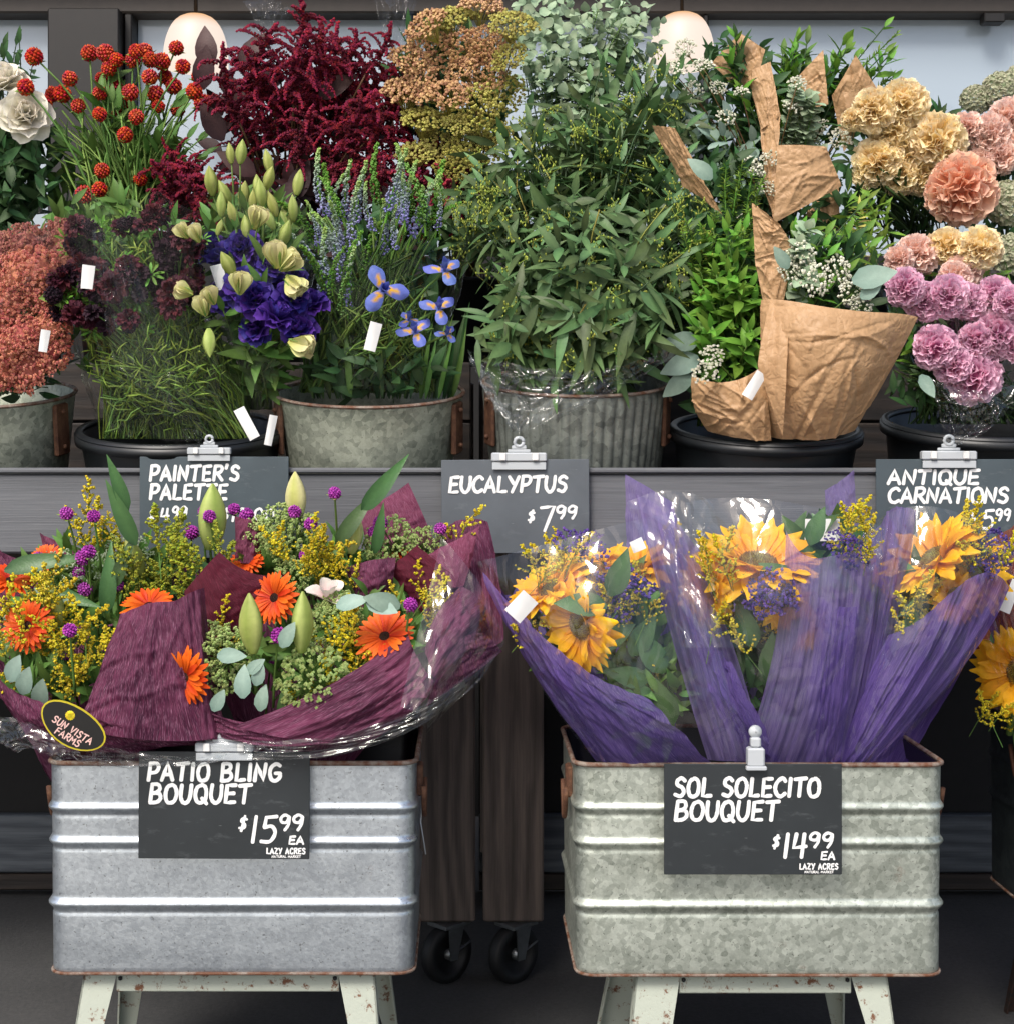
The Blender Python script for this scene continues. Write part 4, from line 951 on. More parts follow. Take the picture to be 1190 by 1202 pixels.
# ---- eucalyptus in the fluted bucket
b0, r0_, _ = BK['euc']; t = thing('eucalyptus_bunch', 'huge dark green bunch of long leaved eucalyptus spilling over the fluted bucket', 'eucalyptus', b0)
bl = [(685, 330, 3.0, 125, 105, .18), (665, 395, 2.94, 100, 45, .06), (650, 215, 3.2, 105, 90, .12), (745, 170, 3.28, 80, 110, .1), (790, 300, 3.1, 55, 95, .1), (560, 260, 3.1, 45, 60, .08)]
leafy(t, b0, bl, 150, LZ, 13, 'stem_dark', .3, droop=.3, spread=.7, bow=.25)
fill_leaves(t, [(q[0], q[1], q[2]+.1, q[3]*.95, q[4]*.95, q[5]) for q in bl], 1300, LZ, 1.0, up=-.1)
fill_leaves(t, [(665, 420, 2.95, 95, 25, .06), (640, 390, 2.91, 90, 35, .05), (700, 360, 2.9, 90, 50, .04)], 140, LZ, 1.1, up=-.45, name='hanging_leaves')
tt_ = T(m['euc_bud'])                         # small yellow bud twigs
for _ in range(300):
    p = inblob(R.choice(bl)); p.y -= .04; 
    for k in range(6):
        q = p+rv(.008); tt_.add(*tube_vf([p, q], .0007, 3, False)); blob(tt_, q, .0022, 0, R.random(), sq=(1, 1, 1.6))
joined(t, 'bud_twigs', tt_, True)
grassy(t, b0, bl, 25, 'stem_yellow', .0014)
joined(t, 'cellophane', film_T(m['cello'], gridp([[(548, 408, 2.93), (600, 436, 2.84), (690, 446, 2.84), (745, 434, 2.86), (806, 396, 2.95)], [(560, 440, 2.92), (600, 470, 2.84), (680, 476, 2.83), (750, 455, 2.86), (798, 425, 2.95)], [(590, 500, 2.9), (604, 505, 2.85), (614, 516, 2.84), (640, 500, 2.85), (700, 462, 2.88)]]), 50, 30, amp=.006, seed=5, freq=2.5, facet=True, cr=CR))
joined(t, 'cellophane', film_T(m['cello'], gridp([[(548, 410, 2.93), (560, 440, 2.9), (575, 470, 2.87)], [(556, 425, 2.92), (580, 462, 2.88), (612, 518, 2.85)]]), 20, 10, amp=.004, seed=8, facet=True, cr=CR))

# ---- baby blue eucalyptus behind it
B2 = Vector((xpx(660, 3.66), 3.66, 1.5)); t = thing('eucalyptus_bunch', 'pale silvery bunch of small round leaved eucalyptus at the top centre', 'eucalyptus', B2)
bl = [(655, 60, 3.6, 55, 70, .1), (690, 130, 3.55, 40, 60, .08), (730, 40, 3.6, 50, 55, .08), (625, 30, 3.65, 40, 40, .06)]
leafy(t, B2, bl, 60, RNDP, 22, 'stem', .35, pair=True, spread=.8, limit=260, name='leaf', size=1.15)
fill_leaves(t, bl, 500, RNDP, 1.25, up=.2)

# ---- brown seed heads
c, rr_, base = BK['b4']; t = thing('seed_head_bunch', 'tan and olive bunch of domed seed heads between the amaranth and eucalyptus', 'flowers', c)
DT = [dome_T([m['seed_tan'], m['seed_olive']], .044, 40, 7, .075, 1.35, s) for s in (1, 2)]; DO = [dome_T([m['seed_olive'], m['seed_olive']], .044, 40, 7, .075, 1.35, s) for s in (3, 4)]
pt = [(508, 62, 0), (548, 58, 0), (495, 100, 0), (525, 118, 0), (570, 92, 0), (540, 150, 1), (498, 148, 1), (560, 128, 1), (585, 60, 0), (530, 30, 1), (565, 15, 0), (600, 35, 1), (555, 180, 1), (590, 110, 1), (478, 115, 0), (515, 175, 1), (580, 160, 1), (490, 185, 1), (480, 75, 0), (505, 35, 0), (545, 85, 0), (535, 195, 1), (600, 70, 1), (570, 50, 0)]
P = [W(x, y, R.uniform(3.26, 3.38)) for x, y, _ in pt]
stems(t, c, P, 'stem_brown')
for (x, y, k), p in zip(pt, P): place('seed_head', (DO if k else DT)[R.randint(0, 1)], t, fr(p, facing(.35, .7), s=R.uniform(.85, 1.25)))
leafy(t, c, [(530, 110, 3.55, 60, 90, .06)], 14, LG, 5, 'stem_brown', .5, name='leaf')
fill_leaves(t, [(530, 110, 3.45, 70, 95, .04), (530, 260, 3.5, 70, 60, .06)], 420, LZ2, 1.1)

# ---- amaranth
c, rr_, base = BK['b3']; t = thing('amaranth_bunch', 'large burgundy bunch of drooping amaranth plumes with dark reddish leaves', 'flowers', c)
AM = [amaranth_T(s) for s in (1, 2, 3)]
pt = [(300, 100), (345, 75), (385, 85), (425, 95), (320, 150), (365, 140), (410, 150), (455, 150), (290, 130), (340, 190), (385, 185), (440, 185), (480, 190), (225, 210), (260, 205), (200, 225), (270, 235), (400, 60), (350, 50), (430, 60), (500, 215), (300, 65), (455, 110), (240, 195), (350, 120), (395, 115), (320, 95), (335, 130), (370, 105), (410, 120), (300, 150), (440, 130), (470, 165), (420, 200), (350, 165), (305, 190), (380, 160), (330, 70), (370, 75), (400, 95), (345, 95), (455, 95), (280, 115), (490, 225), (260, 225), (225, 230), (435, 165), (395, 170), (505, 195), (515, 225), (470, 205), (450, 225), (185, 215), (240, 225)]
P = [W(x, y+26, R.uniform(3.34, 3.55)) for x, y in pt]; stems(t, c, P, 'stem_brown', .003)
for i, ((x, y), p) in enumerate(zip(pt, P)):
    dx = (x-350)/150; place('plume', AM[i % 3], t, fr(p, Vector((dx*.8+R.gauss(0, .25), -.55+R.gauss(0, .15), .35 if y > 170 else .75)), s=R.uniform(.75, 1.05)))
AL = [leaf_T(m['amaranth_leaf'], .1, .05, .2, c_, 7, .8) for c_ in (.3, .8)]
for x, y, a_ in ((238, 85, .1), (262, 145, -.5), (375, 95, .9), (300, 185, -1), (345, 215, .3), (245, 60, -.1), (320, 225, .8), (420, 215, 1.2), (470, 100, .6), (285, 60, .5)):
    place('leaf', AL[x % 2], t, lf(W(x, y+20, 3.38), Vector((math.sin(a_), -.25, math.cos(a_))), Vector((0, -1, .3))))
fill_leaves(t, [(360, 150, 3.58, 110, 70, .04), (380, 260, 3.45, 120, 70, .06)], 420, AL, .6)
joined(t, 'cellophane', film_T(m['cello_soft'], gridp([[(285, 0, 3.5), (325, -5, 3.48), (345, 15, 3.5)], [(300, 20, 3.46), (322, 40, 3.44), (328, 30, 3.47)], [(312, 60, 3.45), (318, 75, 3.44), (322, 82, 3.44)]]), 20, 24, amp=.01, seed=3, facet=True, cr=CR))
joined(t, 'cellophane', film_T(m['cello_soft'], gridp([[(438, -10, 3.5), (468, -12, 3.48), (490, 0, 3.5)], [(448, 30, 3.46), (462, 40, 3.44), (480, 30, 3.47)], [(455, 70, 3.45), (462, 80, 3.44), (476, 90, 3.44)]]), 20, 24, amp=.012, seed=13, facet=True, cr=CR))

# ---- red globe flowers
c, rr_, base = BK['b2']; t = thing('globe_flower_bunch', 'bunch of small red globe flowers on light green stems at the upper left', 'flowers', c)
GR = [globe_T(m['red'], .0175, s, 70, m['stem']) for s in (1, 2)]
pt = [(124, 62), (137, 70), (160, 60), (156, 70), (177, 70), (207, 56), (215, 78), (233, 90), (204, 101), (228, 107), (186, 125), (209, 128), (145, 121), (117, 134), (117, 109), (135, 132), (92, 124), (82, 92), (73, 110), (120, 92), (138, 103), (153, 108), (176, 90), (194, 90), (147, 158), (149, 175), (120, 200), (117, 222), (99, 228), (165, 210), (40, 66), (30, 102), (51, 121), (62, 110), (183, 110), (160, 137), (128, 80), (170, 60), (105, 62), (190, 72), (240, 70), (238, 120)]
P = [W(x, y, R.uniform(3.3, 3.5)) for x, y in pt]; stems(t, W(150, 300, 3.45), P, 'stem', .0028, spread=.06)
heads(t, 'bloom', GR, P, dirf=lambda p: Vector((R.gauss(0, .3), -.35, 1)), vary=.15)
leafy(t, W(150, 300, 3.45), [(150, 150, 3.42, 90, 70, .05), (210, 160, 3.42, 35, 70, .05)], 34, LG, 6, 'stem', .35, spread=.45, r=.0022)
fill_leaves(t, [(150, 230, 3.5, 100, 60, .05)], 260, LG, 1.0); grassy(t, W(150, 320, 3.42), [(130, 170, 3.42, 90, 60, .04)], 70, 'stem', .0022)
# ---- white roses
c, rr_, base = BK['b1']; t = thing('rose_bunch', 'bunch of white roses cut off by the left edge of the picture', 'flowers', c)
WR = rose_T(m['white_petal'], .055, seed=4)
P = [W(2, 95, 3.38), W(30, 135, 3.34), W(-40, 130, 3.4)]; stems(t, c, P, 'stem_dark', .0035)
for p, d in zip(P, ((0, -.6, .8), (.35, -.9, .1), (-.3, -.8, .4))): place('bloom', WR, t, fr(p, d))
leafy(t, c, [(15, 80, 3.45, 35, 45, .05), (20, 190, 3.4, 45, 60, .05)], 24, LZ2, 8, 'stem_dark', .4)
fill_leaves(t, [(10, 200, 3.45, 60, 80, .06)], 220, LZ2, 1.3)


# ---- coral yarrow at the left edge
c, rr_, base = BK['coral']; t = thing('yarrow_bunch', 'clear wrapped bunch of coral pink yarrow heads cut off by the left edge', 'flowers', c)
def mound(mat, seed): q = dome_T([m[mat], m['stem_dark']], .046, 80, 9, .062, 1.75, seed, False, .8, .15); q.add(ICO[0]*.036, ICO[1], 0, .3); return q
CM = [mound('coral', 1), mound('coral', 2)]; MM = [mound('mauve', 3)]
for i, (x, y, k) in enumerate(((-10, 370, 0), (40, 320, 0), (15, 405, 0), (50, 410, 0), (8, 355, 0), (45, 345, 0), (25, 395, 0), (55, 385, 0), (8, 430, 0), (-20, 395, 0), (35, 430, 0), (60, 300, 1), (30, 290, 1), (0, 300, 1), (75, 280, 1), (-20, 340, 0), (85, 310, 1), (20, 325, 0), (70, 330, 1))):
    p = W(x, y, 2.93+.1*k+R.uniform(-.03, .03)); place('bloom', (MM if k else CM)[i % (1 if k else 2)], t, fr(p, facing(.25, .5), s=R.uniform(.85, 1.15)))
grassy(t, c, [(30, 420, 3.05, 50, 40, .05)], 90, 'stem_dark', .002); fill_leaves(t, [(20, 420, 3.1, 60, 50, .05), (30, 340, 3.12, 60, 60, .04)], 180, LZ2)
wrapcone(t, c-Vector((0, 0, .05)), W(10, 250, 2.98), .10, .19, seed=4, zig=.04, nzig=7, amp=.006, facet=True, nu=44, nv=20)
tagq(t, 52, 400, 2.84, 10, 26, .15)

# ---- dark scabiosa
c, rr_, base = BK['scab']; t = thing('scabiosa_bunch', 'near black scabiosa bunch with bright feathery stems in the black bucket', 'flowers', c)
SB = [rose_T(m['black_bloom'], .02, ((6, .5, 60), (9, .8, 30), (10, 1, 5)), frill=.12, seed=5, wmul=.7), globe_T(m['black_bloom'], .015, 3, 60, m['stem'])]; SM = [rose_T(m['maroon_bloom'], .023, ((6, .5, 60), (9, .8, 30), (10, 1, 5)), frill=.12, seed=6, wmul=.7)]
star = [daisy_T([m['leaf_bright']], 9, .022, .005, .004, 1, 8)]
bl = [(150, 290, 2.98, 80, 55, .06), (100, 350, 2.95, 35, 45, .04), (215, 300, 2.98, 35, 60, .05), (165, 350, 2.94, 70, 40, .04)]
P = [inblob(bl[i % 4])-Vector((0, .04, 0)) for i in range(74)]; stems(t, c, P, 'stem', .0018)
heads(t, 'bloom', [SB[0], SM[0], SB[1], SB[0], SM[0]], P, .95, dirf=lambda p: facing(.5, .5), vary=.25)
heads(t, 'calyx', star, [inblob(R.choice(bl)) for _ in range(90)], dirf=lambda p: facing(.6, .5), vary=.25)
for mt, k in (('stem', 330), ('feather', 380), ('stem_dark', 200)): grassy(t, c+Vector((0, 0, -.02)), [(180, 400, 2.97, 85, 65, .07), (180, 440, 2.96, 80, 45, .05), (150, 330, 3.0, 80, 60, .05)], k, mt, .0017, bs=.15)
FT = [leaf_T(m['feather'], .035, .004, .2, c_, 4) for c_ in (.3, 1.2)]
fill_leaves(t, [(180, 420, 2.97, 85, 60, .08), (170, 340, 2.98, 85, 60, .06)], 520, FT, .8, up=.3); fill_leaves(t, [(170, 380, 3.08, 95, 90, .05), (130, 280, 3.1, 90, 50, .04)], 420, LG, .8)
wrapcone(t, c-Vector((0, 0, .03)), W(170, 245, 3.02), .15, .19, seed=7, mat='cello_soft', zig=.03, nzig=5, amp=.007, facet=True, nu=40, nv=20)
joined(t, 'cellophane', film_T(m['cello_soft'], gridp([[(108, 270, 2.84), (130, 262, 2.8), (150, 285, 2.84)], [(120, 380, 2.83), (140, 400, 2.79), (205, 420, 2.84)], [(135, 430, 2.85), (190, 480, 2.8), (245, 512, 2.86)]]), 16, 40, amp=.006, seed=9, facet=True, cr=CR))
tagq(t, 103, 325, 2.8, 14, 28, .1); tagq(t, 290, 497, 2.84, 13, 40, -.5)
joined(t, 'cellophane', film_T(m['cello'], gridp([[(212, 505, 2.87), (225, 498, 2.86), (238, 508, 2.87)], [(220, 520, 2.87), (225, 512, 2.86), (236, 522, 2.87)]]), 10, 10, amp=.008, seed=19, facet=True, cr=CR))

# ---- purple lisianthus
B5 = W(300, 480, 3.1); t = thing('lisianthus_bunch', 'bunch of purple lisianthus with many pale green buds', 'flowers', B5)
PL = [rose_T(m['purple'], .036, ((3, .35, 80), (5, .6, 62), (6, .85, 42), (7, 1.0, 15)), frill=.08, seed=s) for s in (1, 2)]
def openbud(seed, r, k):
    q = T([m['cream_bud'], m['stem']]); w_ = rose_T(m['cream_bud'], r, ((3, .45, 88), (4, .8, 82), (3, 1.0, 74)), frill=.04, seed=seed, wmul=1.15, cup=1.5); q.addT(w_, Matrix.Translation((0, 0, .004)) @ Matrix.Diagonal((.85, .85, k, 1)))
    for i in range(4):
        V, Fc, tt = petal_vf(r*1.1, r*.28, 4, 3, cup=.3, curl=-.2, tipw=.2); q.add(V, Fc, 1, tt, M=Matrix.Rotation(i*1.57, 4, 'Z') @ Matrix.Translation((0, r*.22, -r*.25)) @ Matrix.Rotation(1.25, 4, 'X'))
    return q
BG = [bud_T(m['bud_green'], .046, .0095, 4), bud_T(m['bud_green'], .052, .0115, 4), openbud(3, .03, 1.25)]
P = [W(x, y, d) for x, y, d in ((325, 370, 2.88), (345, 350, 2.9), (300, 350, 2.9), (285, 290, 2.96), (265, 300, 2.98), (320, 310, 2.95), (352, 385, 2.9), (285, 335, 2.93), (340, 325, 2.97), (300, 385, 2.93), (262, 345, 2.95), (365, 355, 2.93), (250, 290, 3.0))]
stems(t, B5, P, 'stem', .003); heads(t, 'bloom', PL, P, dirf=lambda p: facing(.35, .3))
bp = [(272, 178), (282, 178), (318, 190), (312, 208), (260, 240), (285, 230), (297, 235), (308, 228), (255, 262), (278, 250), (325, 240), (340, 255), (337, 262), (330, 275), (345, 245), (290, 265), (270, 225), (250, 215), (310, 250), (322, 255), (303, 215), (348, 215)]
P = [W(x, y+14, R.uniform(2.92, 3.02)) for x, y in bp]; stems(t, B5, P, 'stem', .0022)
heads(t, 'bud', BG[:2], P, dirf=lambda p: Vector((R.gauss(0, .25), R.gauss(-.1, .2), 1)), vary=.15)
for x, y, dx, dz, k, s_ in ((232, 272, -.4, .9, 2, .9), (218, 268, -.7, .8, 2, .8), (282, 332, .1, .9, 2, 1.1), (222, 336, -.8, .3, 2, .9), (240, 358, -.2, .9, 2, 1), (245, 378, .1, -1, 1, 1.1), (250, 345, -.3, .7, 2, .9), (325, 300, -.1, 1, 2, 1.3), (333, 305, .7, .6, 2, 1.2), (345, 395, .7, -.2, 2, 1.3), (300, 255, .3, .9, 2, 1.1), (340, 320, .5, -.5, 2, 1.2), (275, 315, -.3, .6, 1, 1)):
    place('bud', BG[k], t, fr(W(x, y+8, 2.86), Vector((dx, -.35, dz)), s=s_))
leafy(t, B5, [(300, 330, 2.95, 60, 90, .05), (300, 420, 2.93, 50, 40, .04)], 20, LG, 7, 'stem', .2, spread=.6)
fill_leaves(t, [(300, 390, 3.05, 60, 70, .05), (300, 280, 3.08, 60, 60, .04)], 240, LG, 1.0)
wrapcone(t, W(318, 500, 3.04), W(295, 250, 3.0), .05, .15, mat='cello_soft', seed=17, zig=.03, nzig=5, amp=.007, facet=True, nu=36, nv=18)
tagq(t, 258, 325, 2.93, 14, 30, -.3); tagq(t, 318, 505, 2.86, 9, 36, .2)

# ---- veronica and iris
c, rr_, base = BK['iris']; t = thing('iris_bunch', 'bunch of blue iris and green tipped veronica spikes in the plain zinc bucket', 'flowers', c)
SP = [spike_T([m['veronica'], m['leaf_bright']], .11, .0072, 120, .0030, s, .3) for s in (1, 2)]+[spike_T([m['leaf_bright'], m['leaf_bright']], .1, .008, 120, .0034, 5, .45)]
bl = [(400, 250, 3.0, 35, 40, .05), (455, 245, 3.0, 60, 30, .05), (390, 320, 2.97, 22, 40, .04), (500, 240, 3.02, 40, 20, .03), (430, 290, 3.0, 40, 30, .04)]
P = [inblob(bl[i % 5])-Vector((0, 0, .035)) for i in range(48)]
stems(t, c, P, 'stem', .0025); heads(t, 'flower_spike', SP, P, dirf=lambda p: Vector(((p.x-xpx(440, 3))*2+R.gauss(0, .2), -.25, 1)), vary=.25)
def iris_T():
    t = T(m['iris'])
    for i in range(3):
        V, Fc, tt = petal_vf(.05, .036, 8, 5, cup=-.1, curl=.9, tipw=.6); t.add(V, Fc, 0, [0 if .22 < a_ < .62 and abs(v[0]) < .006 else 1 for a_, v in zip(tt, V)], M=Matrix.Rotation(i*2.094, 4, 'Z') @ Matrix.Rotation(.45, 4, 'X'))
        V, Fc, tt = petal_vf(.042, .018, 6, 4, cup=.5, curl=-.3, tipw=.6); t.add(V, Fc, 0, 1.0, M=Matrix.Rotation(i*2.094+1.05, 4, 'Z') @ Matrix.Rotation(1.15, 4, 'X'))
        V, Fc, tt = petal_vf(.025, .012, 4, 3, cup=.5, curl=-.2, tipw=.6); t.add(V, Fc, 0, 1.0, M=Matrix.Rotation(i*2.094, 4, 'Z') @ Matrix.Rotation(.9, 4, 'X'))
    return t
IR = iris_T(); ip = ((450, 340, 2.85, .1, .9), (522, 318, 2.88, .9, .75), (515, 362, 2.87, .6, .7), (488, 390, 2.88, .7, .7), (480, 376, 2.9, 1.2, .5), (525, 392, 2.89, .9, .45))
P = [W(x, y, d) for x, y, d, _, _ in ip]; stems(t, c, P, 'stem', .0032)
for p, (x, y, d, u, s_) in zip(P, ip): place('bloom', IR, t, fr(p, Vector((R.uniform(-.2, .2), -1, u)), roll=R.uniform(0, 2), s=s_))
BLD = [leaf_T(m['leaf'], .2, .016, .3, c_, 8, .6) for c_ in (.1, .5)]; BLD2 = [leaf_T(m['leaf_dark'], .2, .018, .3, c_, 8, .6) for c_ in (.1, .5)]
for k in range(60):
    x = R.uniform(365, 535); place('leaf', (BLD+BLD2)[k % 4], t, lf(W(x, 468, R.uniform(2.98, 3.15)), Vector(((x-440)/350, -.15+R.gauss(0, .08), 1)), Vector((0, -1, .1))+rv(.3), R.uniform(.5, 1.0)))
fill_leaves(t, [(445, 380, 3.08, 75, 80, .06), (440, 300, 3.1, 80, 50, .04), (440, 440, 3.0, 80, 30, .06)], 420, LZ2+LZ2, 1.1)
grassy(t, c, [(445, 380, 2.97, 70, 60, .06)], 160, 'stem', .002, bs=.14); grassy(t, c, [(445, 330, 2.97, 70, 60, .06)], 90, 'stem_dark', .002, bs=.14)
wrapcone(t, c-Vector((0, 0, .03)), W(450, 275, 3.0), .12, .17, seed=27, mat='cello_soft', zig=.03, nzig=5, amp=.008, facet=True, nu=36, nv=18)
tagq(t, 438, 395, 2.84, 14, 34, .25)

# ---- kraft paper greens
c, rr_, base = BK['kraft']; t = thing('greenery_bouquet', 'mixed greenery bouquet in crumpled kraft paper cone at the front of its bucket', 'bouquet', c)
panel(t, [[(893, 352, 2.86), (930, 345, 2.78), (1000, 378, 2.74), (1040, 360, 2.80), (1077, 372, 2.84)], [(888, 400, 2.82), (930, 410, 2.70), (980, 420, 2.68), (1040, 430, 2.75), (1050, 432, 2.85)], [(905, 514, 2.90), (930, 518, 2.84), (960, 518, 2.82), (985, 515, 2.85), (1003, 505, 2.92)]], 'kraft', name='kraft_paper', nu=90, nv=90, cr=.009, ncr=30, amp=.003, seed=11, freq=2.6, lv=4, facet=False)
panel(t, [[(812, 440, 2.92), (840, 455, 2.86), (870, 450, 2.84), (893, 430, 2.88)], [(806, 475, 2.92), (835, 490, 2.86), (870, 480, 2.82), (903, 470, 2.85)], [(830, 506, 2.95), (850, 512, 2.88), (880, 518, 2.86), (905, 517, 2.88)]], 'kraft', name='kraft_paper', nu=60, nv=51, cr=.009, ncr=30, amp=.003, seed=12, freq=2.2)
panel(t, [[(905, 350, 2.84), (893, 395, 2.80), (889, 430, 2.80)], [(925, 362, 2.81), (925, 430, 2.74), (918, 512, 2.82)]], 'kraft', name='kraft_fold', nu=30, nv=12, amp=.004, seed=13)
sd0 = [(975, 325, 2.93, 50, 35, .05), (900, 430, 2.9, 10, 40, .03), (1010, 340, 2.92, 30, 30, .03)]
WXF = [dome_T([m['wax'], m['stem']], .022, 24, 3, .12, 1.5, s, True, .8, .3) for s in (1, 2)]
P = [W(x, y, d) for x, y, d in ((940, 300, 2.9), (955, 330, 2.88), (1000, 345, 2.88), (925, 320, 2.9), (1010, 360, 2.86), (980, 320, 2.92), (828, 440, 2.84), (835, 420, 2.9))]
stems(t, c, P, 'stem'); heads(t, 'bloom', WXF, P, dirf=lambda p: facing(.3, .6), vary=.3)
leafy(t, c, [(950, 310, 2.95, 50, 50, .05), (1000, 290, 3.0, 35, 60, .04)], 26, LB, 9, 'stem_dark', .4, name='leaf', limit=120)
leafy(t, c, [(945, 300, 2.9, 14, 50, .02)], 5, RNDP, 20, 'stem', .4, pair=True, name='round_leaf', limit=100, size=1.3)
for x, y, a_, s_ in ((1000, 330, 1.35, 1.35), (1010, 350, .9, .8), (925, 315, -.6, .8), (1080, 440, 2.6, .8)): place('eucalyptus_leaf', SILV[0], t, lf(W(x, y, 2.84), Vector((math.sin(a_), -.15, math.cos(a_))), Vector((0, -1, .25)), s_))
fill_leaves(t, [(960, 330, 3.02, 70, 50, .05), (860, 430, 3.02, 60, 60, .04), (860, 470, 2.97, 50, 30, .04)], 420, LZ2, 1.0)
tagq(t, 885, 452, 2.8, 14, 34, .55)
B6 = W(850, 500, 3.08); t = thing('greenery_bouquet', 'loose ruscus and cedar greenery between the eucalyptus and the kraft paper cone', 'bouquet', B6)
leafy(t, B6, [(855, 390, 2.95, 45, 50, .05), (850, 300, 3.0, 45, 50, .05), (840, 350, 2.97, 50, 40, .05)], 40, LB, 13, 'stem', .25, limit=280, spread=.65)
ccd = [(840, 290, 3.02, 45, 55, .05), (870, 230, 3.1, 30, 60, .04), (900, 330, 3.0, 30, 40, .04)]
leafy(t, B6, ccd, 30, CED, 60, 'cedar', .35, limit=0, pair=True, spread=.7, r=.002)
fill_leaves(t, [(850, 370, 3.1, 60, 120, .05), (840, 250, 3.15, 50, 70, .04)], 520, LZ2, 1.0)
for x, y, a_, s_ in ((800, 420, -1.9, 1.3), (790, 440, -2.2, 1.1), (815, 210, -.8, 1.0), (800, 400, -1.6, 1.2)): place('eucalyptus_leaf', SILV[1], t, lf(W(x+20, y, 2.95), Vector((math.sin(a_), -.15, math.cos(a_))), Vector((0, -1, .25)), s_))
# back row of kraft wrapped greens
B7 = W(900, 330, 3.5); t = thing('greenery_bouquet', 'tall greenery bouquet behind, with upright twisted kraft paper collar', 'bouquet', B7)
panel(t, [(834, 74, 3.42), (868, 38, 3.38), (898, 58, 3.36), (880, 118, 3.38)], 'kraft', bulge=0.012, name='kraft_paper', nu=44, nv=44, cr=.007, ncr=16, amp=.003, seed=21)
panel(t, [(876, 84, 3.37), (904, 72, 3.35), (916, 136, 3.33), (893, 152, 3.35)], 'kraft', bulge=0.006, name='kraft_paper', nu=44, nv=44, cr=.007, ncr=16, amp=.003, seed=28)
panel(t, [(892, 138, 3.36), (915, 134, 3.33), (909, 262, 3.31), (897, 222, 3.34)], 'kraft', bulge=0.006, name='kraft_paper', nu=44, nv=44, cr=.007, ncr=16, amp=.003, seed=29)
panel(t, [(924, 102, 3.46), (966, 58, 3.42), (972, 122, 3.42), (930, 132, 3.46)], 'kraft', bulge=0.01, name='kraft_paper', nu=44, nv=44, cr=.007, ncr=16, amp=.003, seed=23)
panel(t, [(976, 112, 3.44), (1004, 64, 3.4), (1036, 114, 3.42), (990, 178, 3.44)], 'kraft', bulge=0.014, name='kraft_paper', nu=44, nv=44, cr=.007, ncr=16, amp=.003, seed=24)
panel(t, [(764, 147, 3.06), (792, 150, 3.02), (848, 252, 3.04), (802, 218, 3.08)], 'kraft', bulge=0.01, name='kraft_paper', nu=44, nv=44, cr=.007, ncr=16, amp=.003, seed=25)
panel(t, [(882, 238, 2.92), (914, 262, 2.88), (932, 290, 2.9), (886, 304, 2.92)], 'kraft', bulge=0.012, name='kraft_paper', nu=44, nv=44, cr=.007, ncr=16, amp=.003, seed=26)
panel(t, [(885, 302, 2.925), (931, 291, 2.905), (918, 362, 2.91), (897, 362, 2.93)], 'kraft', bulge=0.01, name='kraft_paper', nu=44, nv=44, cr=.007, ncr=16, amp=.003, seed=30)
panel(t, [(960, 228, 3.36), (984, 212, 3.34), (986, 285, 3.34), (935, 268, 3.36)], 'kraft', bulge=0.01, name='kraft_paper', nu=44, nv=44, cr=.007, ncr=16, amp=.003, seed=27)
panel(t, [(912, 170, 3.26), (969, 172, 3.26), (988, 218, 3.28), (908, 262, 3.26)], 'kraft', bulge=0.02, name='kraft_paper', nu=44, nv=44, cr=.007, ncr=16, amp=.003, seed=22)
leafy(t, B7, [(858, 60, 3.36, 8, 45, .02), (862, 100, 3.35, 8, 40, .02), (930, 70, 3.46, 14, 35, .02), (990, 55, 3.46, 22, 25, .02), (1010, 60, 3.46, 12, 25, .02), (1045, 60, 3.44, 12, 45, .02)], 26, LB+LZ2, 16, 'stem_dark', .45, limit=220, spread=.5, size=.9)
leafy(t, B7, [(895, 60, 3.5, 5, 45, .02), (1050, 60, 3.5, 5, 30, .02)], 6, CED, 40, 'cedar', .6, limit=0, pair=True, spread=.4)
leafy(t, B7, [(800, 130, 3.38, 35, 60, .05), (850, 170, 3.36, 40, 60, .04)], 20, SILV, 5, 'stem', .45, limit=90, spread=.7, name='eucalyptus_leaf', size=.8)
leafy(t, B7, [(945, 115, 3.34, 16, 35, .03), (955, 170, 3.36, 16, 30, .03)], 10, RNDP, 22, 'stem', .6, pair=True, limit=140, name='round_leaf', size=1.2)
leafy(t, B7, [(940, 90, 3.5, 70, 45, .03), (880, 200, 3.42, 60, 60, .03)], 24, LG, 12, 'stem_dark', .4, limit=120, spread=.55)
P = [W(x, y, R.uniform(3.3, 3.38)) for x, y in ((805, 60), (825, 80), (790, 85), (812, 110), (850, 140), (870, 110), (928, 130), (965, 150), (880, 200), (900, 225), (842, 105), (985, 165), (905, 190), (935, 100), (870, 260))]
stems(t, B7, P, 'stem_brown', .0016); heads(t, 'bloom', WXF, P, dirf=lambda p: facing(.4, .8), vary=.3)
fill_leaves(t, [(860, 130, 3.45, 55, 90, .04), (960, 130, 3.5, 55, 50, .03), (900, 230, 3.4, 70, 60, .04), (985, 250, 3.35, 40, 60, .04)], 700, LZ2, .95); fill_leaves(t, [(1010, 280, 3.2, 35, 60, .04)], 120, CED, 2.2)
FERN = leaf_run([W(1000, 400, 3.1), W(1003, 330, 3.08), W(1008, 245, 3.06)], .3, 26, 2.2, pair=True, spread=.8, jit=.1)
scatter(t, 'fern_leaf', [leaf_T(m['seed_olive'], .016, .004, .2, .2, 3)], FERN)

